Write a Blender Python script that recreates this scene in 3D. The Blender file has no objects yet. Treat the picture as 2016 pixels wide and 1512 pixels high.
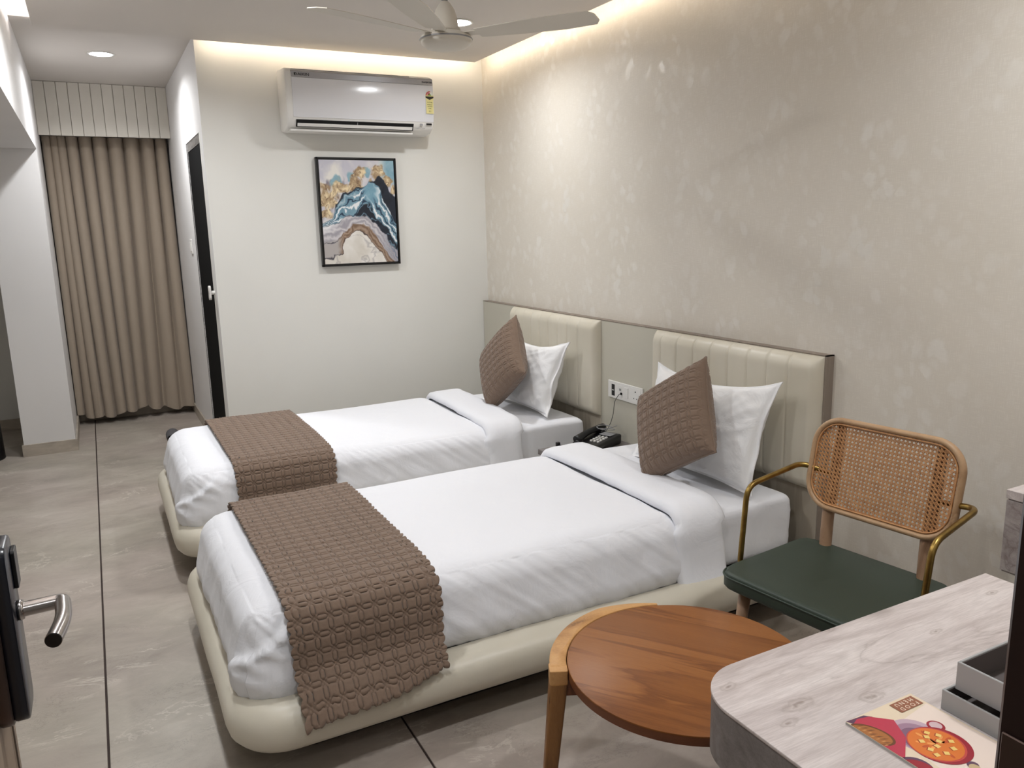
import bpy, bmesh, math, random
import numpy as np
from mathutils import Vector, Matrix
from mathutils import noise as mnoise
random.seed(7); np.random.seed(7)
PI = math.pi
scene = bpy.context.scene
COL = scene.collection

# ------------------------------------------------------------------ camera
cam_d = bpy.data.cameras.new('camera'); cam = bpy.data.objects.new('camera', cam_d); COL.objects.link(cam)
cr = Vector((0.88452837, -0.46591271, -0.02312814)); cu = Vector((0.11081362, 0.16170062, 0.98059842)); cf = Vector((0.45313343, 0.86993003, -0.19465826))
cam.matrix_world = Matrix(((cr.x, cu.x, -cf.x, -2.42825), (cr.y, cu.y, -cf.y, -4.99039), (cr.z, cu.z, -cf.z, 1.46478), (0, 0, 0, 1)))
cam_d.sensor_width = 36; cam_d.lens = 1559.85 / 2016 * 36; cam_d.clip_start = 0.02
scene.camera = cam
# ------------------------------------------------------------------ world, exposure
w = bpy.data.worlds.new('World'); scene.world = w; w.use_nodes = True
w.node_tree.nodes['Background'].inputs[0].default_value = (0.85, 0.9, 1, 1)
w.node_tree.nodes['Background'].inputs[1].default_value = 0.02
vs = scene.view_settings
vs.view_transform = 'Standard'; vs.look = 'None'; vs.gamma = 1; vs.use_curve_mapping = False; vs.exposure = 0.0
LAMP_W = 15.0          # watts of one recessed downlight
STRIP = 24.0           # radiance of the cove LED strips
ZT = 2.511             # underside of the dropped ceiling
ZC = 2.66              # slab above it
ZP = 2.556             # passage ceiling
XL, XP = -2.66, -1.785

# ------------------------------------------------------------------ helpers
def L(c):
    return c / 12.92 if c <= 0.04045 else ((c + 0.055) / 1.055) ** 2.4
def rgb(r, g, b):
    return (L(r / 255), L(g / 255), L(b / 255), 1)

WM = {}
def thing(name, label, cat, loc=(0, 0, 0), rotz=0, group=None):
    o = bpy.data.objects.new(name, None); COL.objects.link(o)
    o.empty_display_size = 0.05
    o.location = loc; o.rotation_euler = (0, 0, rotz)
    o['label'] = label; o['category'] = cat
    if group: o['group'] = group
    WM[o.name] = Matrix.Translation(Vector(loc)) @ Matrix.Rotation(rotz, 4, 'Z')
    return o
def tag(o, label, cat, group=None):
    o['label'] = label; o['category'] = cat
    if group: o['group'] = group
    return o
def obj(name, geo, mat, parent=None, smooth=False, label=None, world=None, mats=None, fm=None, kind=None, auto=None):
    """geo = (verts, faces) in world coordinates, or in thing-local ones if world is False"""
    V, F = geo
    V = [tuple(v) for v in V]
    me = bpy.data.meshes.new(name)
    Wp = WM.get(parent.name) if parent is not None else None
    if Wp is None: Wp = Matrix.Identity(4)
    if parent is not None and world is not False:
        inv = Wp.inverted(); V = [tuple(inv @ Vector(v)) for v in V]
    origin = None
    if parent is None:
        a = np.array(V); mn = a.min(0); mx = a.max(0)
        origin = ((mn[0] + mx[0]) / 2, (mn[1] + mx[1]) / 2, mn[2])
        V = [(x - origin[0], y - origin[1], z - origin[2]) for x, y, z in V]
    me.from_pydata(V, [], [tuple(f) for f in F])
    o = bpy.data.objects.new(name, me); COL.objects.link(o)
    if origin is not None:
        o.location = origin
    WM[o.name] = (Matrix.Translation(Vector(origin)) if origin is not None else Wp)
    for m_ in (mats or [mat]): me.materials.append(m_)
    if fm is not None: me.polygons.foreach_set('material_index', fm)
    if smooth:
        me.polygons.foreach_set('use_smooth', [True] * len(me.polygons))
        if auto:
            me.update(); me.calc_loop_triangles()
            bm = bmesh.new(); bm.from_mesh(me)
            for e in bm.edges:
                if len(e.link_faces) == 2 and e.calc_face_angle(0) > math.radians(auto): e.smooth = False
            bm.to_mesh(me); bm.free()
    me.update()
    if parent is not None: o.parent = parent
    if label: o['label'] = label
    if kind: o['kind'] = kind
    return o
def struct(name, geo, mat, **k):
    o = obj(name, geo, mat, **k); o['kind'] = 'structure'; return o
def join(*gs):
    V = []; F = []
    for v, f in gs:
        n = len(V); V += [tuple(x) for x in v]; F += [tuple(i + n for i in q) for q in f]
    return V, F
def xf(geo, M):
    return [tuple(M @ Vector(v)) for v in geo[0]], geo[1]
def box(x0, x1, y0, y1, z0, z1):
    V = [(x0, y0, z0), (x1, y0, z0), (x1, y1, z0), (x0, y1, z0), (x0, y0, z1), (x1, y0, z1), (x1, y1, z1), (x0, y1, z1)]
    return V, [(0, 3, 2, 1), (4, 5, 6, 7), (0, 1, 5, 4), (1, 2, 6, 5), (2, 3, 7, 6), (3, 0, 4, 7)]
def bbox(x0, x1, y0, y1, z0, z1, b=0.003, seg=2):
    """box with bevelled edges"""
    bm = bmesh.new(); v, f = box(x0, x1, y0, y1, z0, z1)
    vv = [bm.verts.new(p) for p in v]
    for q in f: bm.faces.new([vv[i] for i in q])
    bmesh.ops.bevel(bm, geom=bm.edges[:], offset=b, segments=seg, affect='EDGES', profile=0.5, clamp_overlap=True)
    return frombm(bm)
def frombm(bm):
    bm.verts.ensure_lookup_table(); bm.verts.index_update()
    V = [tuple(v.co) for v in bm.verts]; F = [tuple(v.index for v in f.verts) for f in bm.faces]
    bm.free(); return V, F
def rbox(x0, x1, y0, y1, z0, z1, r, step=0.03, disp=None, skip=(), rz=None, p=2.0):
    """rounded, finely gridded box; disp(pos, normal) -> offset along the normal"""
    c = np.array([(x0 + x1) / 2, (y0 + y1) / 2, (z0 + z1) / 2]); h = np.array([(x1 - x0) / 2, (y1 - y0) / 2, (z1 - z0) / 2])
    rr = np.minimum(np.array([r, r, rz or r]), h * 0.999)
    def ticks(a):
        n = max(2, int(round(2 * (h[a] - rr[a]) / step)))
        m = max(3, int(round(rr[a] * 1.57 / step)))
        e = [-h[a] - 0 + rr[a] * (1 - math.cos(i / m * PI / 2)) for i in range(m)]
        return e + list(np.linspace(-h[a] + rr[a], h[a] - rr[a], n + 1)) + [-v for v in reversed(e)]
    T = [ticks(a) for a in range(3)]
    idx = {}; V = []; F = []
    def vert(i, j, k):
        key = (i, j, k)
        if key in idx: return idx[key]
        P = np.array([T[0][i], T[1][j], T[2][k]])
        inner = np.clip(P, -(h - rr), h - rr); d = (P - inner) / rr
        # spherify the corner cube
        n2 = d * np.sqrt(np.maximum(0, np.array([1 - d[1] ** 2 / 2 - d[2] ** 2 / 2 + d[1] ** 2 * d[2] ** 2 / 3, 1 - d[0] ** 2 / 2 - d[2] ** 2 / 2 + d[0] ** 2 * d[2] ** 2 / 3, 1 - d[0] ** 2 / 2 - d[1] ** 2 / 2 + d[0] ** 2 * d[1] ** 2 / 3])))
        ln = np.linalg.norm(n2); nn = n2 / ln if ln > 1e-6 else np.array([0, 0, 1.])
        Q = inner + n2 * rr
        q = c + Q
        if disp is not None: q = q + nn * disp(q, nn) if np.isscalar(disp(q, nn)) else q + disp(q, nn)
        idx[key] = len(V); V.append(tuple(q)); return idx[key]
    N = [len(t) - 1 for t in T]
    for a, (b, d_) in ((0, (1, 2)), (1, (2, 0)), (2, (0, 1))):
        for side in (0, 1):
            if (a, side) in skip: continue
            for i in range(N[b]):
                for j in range(N[d_]):
                    q = []
                    for ii, jj in ((0, 0), (1, 0), (1, 1), (0, 1)):
                        k = [0, 0, 0]; k[a] = N[a] * side; k[b] = i + ii; k[d_] = j + jj
                        q.append(vert(*k))
                    F.append(q if side else q[::-1])
    return V, F
def fillet(pts, r, n=6):
    """polyline with rounded corners"""
    P = [Vector(p) for p in pts]; out = [P[0]]
    for i in range(1, len(P) - 1):
        a, b, c = P[i - 1], P[i], P[i + 1]
        u, v = (a - b), (c - b); lu, lv = u.length, v.length; u.normalize(); v.normalize()
        ri = min(r if not isinstance(r, (list, tuple)) else r[i - 1], lu * 0.49, lv * 0.49)
        p0, p2 = b + u * ri, b + v * ri
        for k in range(n + 1):
            t = k / n; out.append(p0 * (1 - t) ** 2 + b * 2 * t * (1 - t) + p2 * t * t)
    out.append(P[-1]); return out
def tube(pts, r, n=12, cap=True):
    P = [Vector(p) for p in pts]; R = r if isinstance(r, (list, tuple)) else [r] * len(P)
    T = []
    for i in range(len(P)):
        t = (P[min(i + 1, len(P) - 1)] - P[max(i - 1, 0)]); T.append(t.normalized())
    up = Vector((0, 0, 1)) if abs(T[0].z) < 0.9 else Vector((1, 0, 0))
    nrm = T[0].cross(up).normalized(); V = []; F = []
    for i, p in enumerate(P):
        nrm = (nrm - T[i] * nrm.dot(T[i])).normalized(); bn = T[i].cross(nrm)
        for k in range(n):
            a = 2 * PI * k / n; V.append(tuple(p + (nrm * math.cos(a) + bn * math.sin(a)) * R[i]))
    for i in range(len(P) - 1):
        for k in range(n):
            F.append((i * n + k, i * n + (k + 1) % n, (i + 1) * n + (k + 1) % n, (i + 1) * n + k))
    if cap:
        F.append(tuple(range(n))[::-1]); F.append(tuple(range((len(P) - 1) * n, len(P) * n)))
    return V, F
def lathe(prof, c=(0, 0, 0), n=40, close=True):
    V = []; F = []
    for r, z in prof:
        for k in range(n):
            a = 2 * PI * k / n; V.append((c[0] + r * math.cos(a), c[1] + r * math.sin(a), c[2] + z))
    m = len(prof)
    for i in range(m - 1):
        for k in range(n): F.append((i * n + k, i * n + (k + 1) % n, (i + 1) * n + (k + 1) % n, (i + 1) * n + k))
    if close: F.append(tuple(range(n))[::-1]); F.append(tuple(range((m - 1) * n, m * n)))
    return V, F
def prism(poly, z0, z1, b=0.0):
    """extrude a 2D polygon (counter-clockwise) with small bevelled rims"""
    n = len(poly); V = []; F = []
    if b > 0:
        c = np.array(poly); prv = np.roll(c, 1, 0); nxt = np.roll(c, -1, 0)
        t = nxt - prv; t /= np.linalg.norm(t, axis=1)[:, None] + 1e-9
        nin = np.stack([-t[:, 1], t[:, 0]], 1)
        rings = [(c + nin * b, z0), (c + nin * b * .3, z0 + b * .3), (c, z0 + b), (c, z1 - b), (c + nin * b * .3, z1 - b * .3), (c + nin * b, z1)]
    else: rings = [(np.array(poly), z0), (np.array(poly), z1)]
    for ring, z in rings: V += [(p[0], p[1], z) for p in ring]
    for i in range(len(rings) - 1):
        for k in range(n): F.append((i * n + k, i * n + (k + 1) % n, (i + 1) * n + (k + 1) % n, (i + 1) * n + k))
    F.append(tuple(range(n))[::-1]); F.append(tuple(range((len(rings) - 1) * n, len(rings) * n)))
    return V, F
def rrect(w_, h_, r, n=8, cx=0, cy=0):
    out = []
    for sx, sy, a0 in ((1, 1, 0), (-1, 1, 90), (-1, -1, 180), (1, -1, 270)):
        for k in range(n + 1):
            a = math.radians(a0 + 90 * k / n)
            out.append((cx + sx * (w_ / 2 - r) + r * math.cos(a), cy + sy * (h_ / 2 - r) + r * math.sin(a)))
    return out
def grid(fn, nu, nv):
    V = [fn(i / nu, j / nv) for i in range(nu + 1) for j in range(nv + 1)]
    F = [(i * (nv + 1) + j, (i + 1) * (nv + 1) + j, (i + 1) * (nv + 1) + j + 1, i * (nv + 1) + j + 1) for i in range(nu) for j in range(nv)]
    return V, F
def text_geo(s, size, M, depth=0.0004, align='CENTER', sx=1.0):
    cu_ = bpy.data.curves.new('t', 'FONT'); cu_.body = s; cu_.size = size; cu_.align_x = align; cu_.align_y = 'CENTER'; cu_.extrude = depth; cu_.resolution_u = 2
    o = bpy.data.objects.new('t', cu_); COL.objects.link(o)
    dg = bpy.context.evaluated_depsgraph_get(); me = bpy.data.meshes.new_from_object(o.evaluated_get(dg))
    V = [tuple(M @ Vector((v.co.x * sx, v.co.y, v.co.z))) for v in me.vertices]; F = [tuple(p.vertices) for p in me.polygons]
    bpy.data.objects.remove(o); bpy.data.curves.remove(cu_); bpy.data.meshes.remove(me)
    return V, F
def axes(o, x, y):
    """matrix with local x,y along given world axes and origin o"""
    x = Vector(x).normalized(); y = Vector(y); y = (y - x * y.dot(x)).normalized(); z = x.cross(y)
    return Matrix(((x.x, y.x, z.x, o[0]), (x.y, y.y, z.y, o[1]), (x.z, y.z, z.z, o[2]), (0, 0, 0, 1)))

# ------------------------------------------------------------------ materials
def mat(name, color, rough=0.5, metal=0.0, spec=0.5, emit=None, estr=0, coat=0, sheen=0):
    m = bpy.data.materials.new(name); m.use_nodes = True
    b = m.node_tree.nodes['Principled BSDF']
    b.inputs['Base Color'].default_value = color; b.inputs['Roughness'].default_value = rough
    b.inputs['Metallic'].default_value = metal; b.inputs['Specular IOR Level'].default_value = spec
    b.inputs['Coat Weight'].default_value = coat; b.inputs['Sheen Weight'].default_value = sheen
    if emit: b.inputs['Emission Color'].default_value = emit; b.inputs['Emission Strength'].default_value = estr
    return m
class G:
    """tiny node-graph helper"""
    def __init__(s, m): s.m = m; s.t = m.node_tree; s.b = s.t.nodes['Principled BSDF']
    def n(s, ty, **k):
        x = s.t.nodes.new(ty)
        for a, v in k.items():
            if a.startswith('i_'):
                key = a[2:].replace('_', ' '); x.inputs[int(key) if key.isdigit() else key].default_value = v
            else: setattr(x, a, v)
        return x
    def l(s, a, b): s.t.links.new(a, b)
    def co(s, scale=(1, 1, 1), rot=(0, 0, 0), loc=(0, 0, 0)):
        g = s.n('ShaderNodeNewGeometry'); mp = s.n('ShaderNodeMapping')
        mp.inputs['Scale'].default_value = scale; mp.inputs['Rotation'].default_value = rot; mp.inputs['Location'].default_value = loc
        s.l(g.outputs['Position'], mp.inputs['Vector']); return mp.outputs[0]
    def oco(s, scale=(1, 1, 1), rot=(0, 0, 0)):
        g = s.n('ShaderNodeTexCoord'); mr = s.n('ShaderNodeMapping'); mp = s.n('ShaderNodeMapping')
        mr.inputs['Rotation'].default_value = rot; mp.inputs['Scale'].default_value = scale
        s.l(g.outputs['Object'], mr.inputs['Vector']); s.l(mr.outputs[0], mp.inputs['Vector']); return mp.outputs[0]
    def noise(s, vec, scale, detail=4, rough=0.5, dist=0):
        x = s.n('ShaderNodeTexNoise', i_Scale=scale, i_Detail=detail, i_Roughness=rough, i_Distortion=dist); s.l(vec, x.inputs['Vector']); return x.outputs[0]
    def ramp(s, fac, stops, interp='LINEAR'):
        x = s.n('ShaderNodeValToRGB'); x.color_ramp.interpolation = interp; e = x.color_ramp.elements
        while len(e) < len(stops): e.new(0.5)
        for k, (p, c) in enumerate(stops): e[k].position = p; e[k].color = c if len(c) == 4 else (*c, 1)
        s.l(fac, x.inputs[0]); return x.outputs[0]
    def mix(s, fac, a, b, mode='MIX'):
        x = s.n('ShaderNodeMix', data_type='RGBA', blend_type=mode)
        for v, i in ((fac, 0), (a, 6), (b, 7)):
            if hasattr(v, 'links'): s.l(v, x.inputs[i])
            else: x.inputs[i].default_value = v
        return x.outputs[2]
    def math(s, op, a, b=0.0, c=0.0, clamp=False):
        x = s.n('ShaderNodeMath', operation=op, use_clamp=clamp)
        for v, i in ((a, 0), (b, 1), (c, 2)):
            if hasattr(v, 'links'): s.l(v, x.inputs[i])
            else: x.inputs[i].default_value = v
        return x.outputs[0]
    def bump(s, h, strength=0.3, dist=0.01):
        x = s.n('ShaderNodeBump', i_Strength=strength, i_Distance=dist); s.l(h, x.inputs['Height']); s.l(x.outputs[0], s.b.inputs['Normal'])
    def col(s, c): s.l(c, s.b.inputs['Base Color'])
    def ro(s, c): s.l(c, s.b.inputs['Roughness'])
def grey(v): return (v, v, v, 1)

def m_paint(name, c, rough=0.55, var=0.03):
    m = mat(name, c, rough, spec=0.3); g = G(m); v = g.co()
    n1 = g.noise(v, 1.3, 3); n2 = g.noise(v, 90, 2)
    g.col(g.mix(1.0, c, g.ramp(n1, [(0.3, grey(1 - var)), (0.7, grey(1 + var))]), 'MULTIPLY'))
    g.bump(n2, 0.06, 0.002); return m
M_WALL = m_paint('wall_paint', rgb(227, 226, 221))
M_WALL2 = m_paint('passage_paint', rgb(230, 228, 227))
M_CEIL = m_paint('ceiling_paint', rgb(220, 214, 208), 0.7)
M_PLANK = m_paint('plank_paint', rgb(225, 220, 210), 0.45)

def m_tile():
    m = mat('stone_tile', rgb(160, 150, 140), 0.33, spec=0.45); g = G(m)
    v = g.co((1.0, 1.5, 1), (0, 0, 0.5)); v2 = g.co((1.0, 1.9, 1), (0, 0, 0.45))
    n = g.noise(v, 1.5, 9, 0.60, 0.5); m2 = g.noise(v2, 4.2, 9, 0.68, 0.8)
    t = g.math('ADD', g.math('MULTIPLY', n, 0.60), g.math('MULTIPLY', m2, 0.40))
    base = g.ramp(t, [(0.34, rgb(147, 138, 129)), (0.46, rgb(165, 156, 146)), (0.54, rgb(175, 166, 156)), (0.66, rgb(190, 182, 172))])
    tint = g.ramp(g.noise(g.co((1, 1, 1), (0, 0, 0), (3, 1, 0)), 1.1, 3), [(0.40, (0.985, 1.0, 0.975)), (0.6, (1.015, 0.985, 1.0))])
    base = g.mix(1.0, base, tint, 'MULTIPLY')
    n3 = g.noise(v2, 1.6, 7, 0.66, 1.4)
    vein = g.ramp(g.math('ABSOLUTE', g.math('SUBTRACT', n3, 0.5)), [(0.0, grey(0.65)), (0.016, grey(0))])
    mask = g.ramp(g.noise(v, 2.6, 3), [(0.52, grey(0)), (0.62, grey(1))])
    base = g.mix(g.math('MULTIPLY', vein, mask), base, rgb(212, 205, 194))
    # chipped slate relief: short darker nicks
    n4 = g.noise(v2, 9, 6, 0.72, 1.6)
    nick = g.ramp(g.math('ABSOLUTE', g.math('SUBTRACT', n4, 0.5)), [(0.0, grey(0.6)), (0.016, grey(0))])
    mask2 = g.ramp(g.noise(v, 3.4, 3), [(0.50, grey(0)), (0.60, grey(1))])
    base = g.mix(g.math('MULTIPLY', nick, mask2), base, rgb(126, 117, 109))
    g.col(base); g.ro(g.ramp(n, [(0.3, grey(0.42)), (0.7, grey(0.32))]))
    hh = g.math('ADD', g.math('MULTIPLY', m2, 0.8), g.math('MULTIPLY', n4, 0.35)); g.bump(hh, 0.32, 0.006); return m
M_TILE = m_tile()
M_GROUT = mat('grout', rgb(58, 46, 42), 0.9)
def m_skirt():
    m = mat('skirting_tile', rgb(160, 150, 138), 0.4); g = G(m); n = g.noise(g.co((1, 1, 3)), 5, 6, 0.6, 0.8)
    g.col(g.ramp(n, [(0.3, rgb(160, 150, 138)), (0.7, rgb(196, 186, 172))])); return m
M_SKIRT = m_skirt()

def m_wallpaper():
    m = mat('pearl_wallpaper', rgb(196, 188, 175), 0.5, spec=0.5); g = G(m)
    # brushed dabs: stretched voronoi cells, random per cell
    wn = g.n('ShaderNodeTexNoise', i_Scale=22.0, i_Detail=3.0); g.l(g.co(), wn.inputs['Vector']); wob3 = wn.outputs['Color']; wob = wn.outputs[0]
    add = g.n('ShaderNodeVectorMath', operation='MULTIPLY_ADD'); g.l(wob, add.inputs[0]); add.inputs[1].default_value = (0, 0.05, 0.05); g.l(g.co((1, 16, 15)), add.inputs[2])
    def layer(scale, off, lo, hi, rotx):
        mp0 = g.co((1, 1, 1), (rotx, 0, 0), (0, off, off * 1.7)); ma = g.n('ShaderNodeVectorMath', operation='MULTIPLY_ADD'); g.l(wob3, ma.inputs[0]); ma.inputs[1].default_value = (0, 0.045, 0.045); g.l(mp0, ma.inputs[2]); mq = g.n('ShaderNodeVectorMath', operation='MULTIPLY'); g.l(ma.outputs[0], mq.inputs[0]); mq.inputs[1].default_value = (0, 19 * scale, 12.5 * scale); mp = mq.outputs[0]
        vo = g.n('ShaderNodeTexVoronoi', i_Scale=1.0, i_Randomness=1.0); g.l(mp, vo.inputs['Vector'])
        sep = g.n('ShaderNodeSeparateColor'); g.l(vo.outputs['Color'], sep.inputs[0])
        pick = g.ramp(sep.outputs[0], [(lo, grey(0)), (hi, grey(1))])
        dab = g.ramp(vo.outputs['Distance'], [(0.26, grey(1)), (0.46, grey(0))])
        return g.math('MULTIPLY', pick, dab)
    cl = g.ramp(g.noise(g.co((1, 1.2, 1)), 3.4, 4), [(0.42, grey(0.08)), (0.62, grey(1))])
    d = g.math('MAXIMUM', layer(0.95, 0, 0.45, 0.8, 0.6), layer(0.75, 7.3, 0.45, 0.8, -0.5))
    d = g.math('MAXIMUM', d, g.math('MULTIPLY', layer(1.3, 3.1, 0.5, 0.8, 0.15), 0.6))
    d = g.math('MULTIPLY', d, cl)
    # linen ground
    h1 = g.noise(g.co((1, 25, 400)), 1, 2); h2 = g.noise(g.co((1, 400, 25)), 1, 2)
    lin = g.math('ADD', h1, h2)
    base = g.mix(g.ramp(g.noise(g.co(), 1.6, 4), [(0.35, grey(0)), (0.65, grey(1))]), rgb(224, 217, 205), rgb(231, 225, 215))
    base = g.mix(g.ramp(lin, [(0.8, grey(0)), (1.2, grey(0.35))]), base, rgb(210, 202, 189))
    base = g.mix(g.math('MULTIPLY', d, 0.50), base, rgb(240, 237, 231))
    g.col(base)
    g.ro(g.math('SUBTRACT', 0.50, g.math('MULTIPLY', d, 0.22)))
    g.l(g.math('MULTIPLY', d, 0.12), g.b.inputs['Metallic'])
    g.bump(g.math('ADD', g.math('MULTIPLY', d, 0.8), g.math('MULTIPLY', lin, 0.25)), 0.22, 0.003)
    return m
M_WPAPER = m_wallpaper()

def m_wood(name, stops, scale=(1, 1, 1), rough=0.45, grain=9, rings=2.0, rot=(0, 0, 0), bump=0.08, fine=60, ad=True):
    m = mat(name, stops[0][1], rough, spec=0.4); g = G(m); v = g.oco(scale, rot)
    a = g.noise(v, rings, 4, 0.55, 0.7)
    wv = g.math('FRACT', g.math('MULTIPLY', a, grain))
    b = g.ramp(wv, [(0.0, grey(0)), (0.5, grey(0.8)), (0.93, grey(1)), (1, grey(0))])
    f = g.noise(v, fine, 3, 0.6)
    t = g.math('ADD', g.math('MULTIPLY', b, 0.62), g.math('MULTIPLY', f, 0.38))
    g.col(g.ramp(t, stops)); g.bump(f, bump, 0.002); return m
M_TEAK = m_wood('teak_veneer', [(0.1, rgb(108, 60, 24)), (0.35, rgb(130, 78, 35)), (0.75, rgb(142, 88, 42)), (0.95, rgb(152, 98, 50))], (0.8, 9, 1), 0.36, 2, 1.3, (0, 0, 0.95), 0.05, 22)
M_TEAKEDGE = m_wood('teak_edge', [(0.15, rgb(74, 40, 22)), (0.6, rgb(104, 58, 32)), (0.95, rgb(122, 72, 42))], (2, 2, 20), 0.45, 3, 1.5)
M_TEAKRIM = m_wood('teak_rim', [(0.1, rgb(92, 60, 34)), (0.3, rgb(165, 118, 70)), (0.7, rgb(198, 150, 96)), (0.95, rgb(208, 164, 110))], (3, 3, 2), 0.42, 3, 1.2, (0.2, 0.3, 0.5))
M_TEAKLEG = m_wood('teak_leg', [(0.08, rgb(40, 24, 13)), (0.30, rgb(104, 68, 35)), (0.7, rgb(140, 96, 52)), (0.95, rgb(158, 114, 68))], (16, 16, 1.3), 0.42, 3, 1.2, (0, 0, 0))
M_ASH = m_wood('ash_wood', [(0.1, rgb(120, 90, 68)), (0.5, rgb(150, 118, 92)), (0.95, rgb(172, 140, 112))], (14, 14, 1.5), 0.42, 3, 1.5)
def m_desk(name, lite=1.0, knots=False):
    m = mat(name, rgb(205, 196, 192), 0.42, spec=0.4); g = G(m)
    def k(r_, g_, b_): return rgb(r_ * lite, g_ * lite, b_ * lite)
    v = g.co((1.6, 13, 13), (0, 0, 0.04)); n = g.noise(v, 1.6, 7, 0.62, 0.9)
    base = g.ramp(n, [(0.28, k(176, 163, 159)), (0.42, k(201, 190, 187)), (0.55, k(215, 205, 202)), (0.75, k(228, 220, 217))])
    v2 = g.co((1.1, 6.5, 6.5), (0, 0, -0.08)); n2 = g.noise(v2, 1.0, 5, 0.6, 1.4)
    line = g.ramp(g.math('ABSOLUTE', g.math('SUBTRACT', n2, 0.5)), [(0.0, grey(0.6)), (0.010, grey(0.25)), (0.04, grey(0))])
    msk = g.ramp(g.noise(g.co((2, 3, 3)), 1.5, 2), [(0.42, grey(0.0)), (0.6, grey(1))])
    base = g.mix(g.math('MULTIPLY', line, msk), base, k(128, 112, 106))
    f = g.noise(g.co((30, 420, 420)), 1, 3, 0.6); base = g.mix(g.ramp(f, [(0.4, grey(0.22)), (0.6, grey(0))]), base, k(150, 138, 134))
    # knots: an elongated ring round a dark heart, where the laminate shows them
    if knots: wb = g.n('ShaderNodeTexNoise', i_Scale=60.0, i_Detail=2.0); g.l(g.co(), wb.inputs['Vector'])
    for kx_, ky_, ks in () if not knots else ((-1.604, -4.133, 0.9), (-1.551, -4.222, 1.5), (-1.595, -4.247, 0.9), (-1.326, -4.087, 0.7), (-1.435, -4.262, 1.2), (-0.94, -4.144, 0.8), (-1.17, -4.185, 0.7)):
        pos = g.co((1, 1, 1), (0, 0, 0), (-kx_, -ky_, 0)); sp_ = g.n('ShaderNodeVectorMath', operation='MULTIPLY'); g.l(pos, sp_.inputs[0]); sp_.inputs[1].default_value = (1 / (0.030 * ks), 1 / (0.013 * ks), 0)
        md = g.n('ShaderNodeVectorMath', operation='MULTIPLY_ADD'); g.l(wb.outputs['Color'], md.inputs[0]); md.inputs[1].default_value = (0.9, 0.9, 0); g.l(sp_.outputs[0], md.inputs[2])
        ad_ = g.n('ShaderNodeVectorMath', operation='SUBTRACT'); g.l(md.outputs[0], ad_.inputs[0]); ad_.inputs[1].default_value = (0.45, 0.45, 0)
        ln = g.n('ShaderNodeVectorMath', operation='LENGTH'); g.l(ad_.outputs[0], ln.inputs[0])
        base = g.mix(g.ramp(ln.outputs['Value'], [(0.0, grey(0.75)), (0.16, grey(0.5)), (0.30, grey(0.12)), (0.62, grey(0.34)), (0.78, grey(0.05)), (1.0, grey(0))]), base, k(132, 116, 106))
    vo = g.n('ShaderNodeTexVoronoi', i_Scale=1.0); g.l(g.co((2.6, 6.2, 6.2), (0, 0, 0), (0.4, 0.25, 0)), vo.inputs['Vector'])
    kn = g.ramp(vo.outputs['Distance'], [(0.0, grey(0.8)), (0.07, grey(0.5)), (0.12, grey(0.12)), (0.2, grey(0))])
    base = g.mix(kn, base, k(122, 108, 100))
    g.col(base); g.bump(f, 0.06, 0.001); return m
M_DESK = m_desk('grey_oak_laminate', 1.0, True); M_DESKSHADE = m_desk('grey_oak_shaded', 0.62); M_DESKMID = m_desk('grey_oak_mid', 0.84)  # side and mid copies darkened, shade on upright faces put into the colour
M_LEATHER = mat('cream_leatherette', rgb(212, 203, 188), 0.38, spec=0.5)
g_ = G(M_LEATHER); vo_ = g_.n('ShaderNodeTexVoronoi', i_Scale=420.0); g_.l(g_.co(), vo_.inputs['Vector']); g_.bump(vo_.outputs['Distance'], 0.06, 0.001)
g_.col(g_.ramp(g_.noise(g_.co(), 3, 3), [(0.3, rgb(208, 201, 184)), (0.7, rgb(219, 213, 198))]))
M_PANEL = m_paint('greige_laminate', rgb(196, 192, 178), 0.36, 0.02)
M_PANEL2 = m_wood('pale_laminate', [(0.1, rgb(180, 170, 154)), (0.6, rgb(192, 183, 167)), (0.95, rgb(198, 189, 174))], (12, 12, 1.0), 0.4, 2, 1)
M_EDGE = m_wood('taupe_edge_wood', [(0.1, rgb(118, 106, 96)), (0.6, rgb(136, 124, 113)), (0.95, rgb(150, 138, 127))], (25, 25, 1.2), 0.45, 3, 1)
def m_cloth(name, c, rough=0.8, wr=0.25, sc=4, sheen=0.0, weave=900):
    m = mat(name, c, rough, spec=0.25, sheen=sheen); g = G(m)
    a = g.noise(g.co(), sc, 4, 0.55, 1.2); b = g.noise(g.co((1, 1, 1)), weave, 1)
    g.bump(g.math('ADD', a, g.math('MULTIPLY', b, 0.03)), wr, 0.02); return m
M_SHEET = m_cloth('white_cotton', rgb(238, 239, 244), 0.75, 0.22, 7)
M_PILLOW = m_cloth('white_pillowcase', rgb(246, 246, 247), 0.75, 0.35, 9)
M_QUILT = m_cloth('taupe_quilt', rgb(124, 104, 89), 0.75, 0.12, 40, 0.25)
M_CURT = m_cloth('curtain_cloth', rgb(168, 154, 138), 0.6, 0.05, 20, 0.15)
M_CURTIN = M_CURT
M_BLACK = mat('black_plastic', rgb(18, 18, 20), 0.3)
M_DARK = mat('dark_void', rgb(10, 10, 11), 0.9)
M_WHITEP = mat('white_plastic', rgb(232, 230, 226), 0.35)
M_OFFW = mat('ivory_plastic', rgb(222, 216, 204), 0.4)
M_GREYP = mat('grey_plastic', rgb(150, 150, 152), 0.4)
M_SILV = mat('silver_strip', rgb(168, 168, 172), 0.35, 0.5)
M_FACE = mat('glossy_white_panel', rgb(222, 222, 226), 0.16, spec=0.6)
M_STEEL = mat('brushed_steel', rgb(175, 170, 168), 0.24, 1.0)
M_BRASS = mat('antique_brass', rgb(150, 122, 66), 0.34, 1.0)
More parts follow.
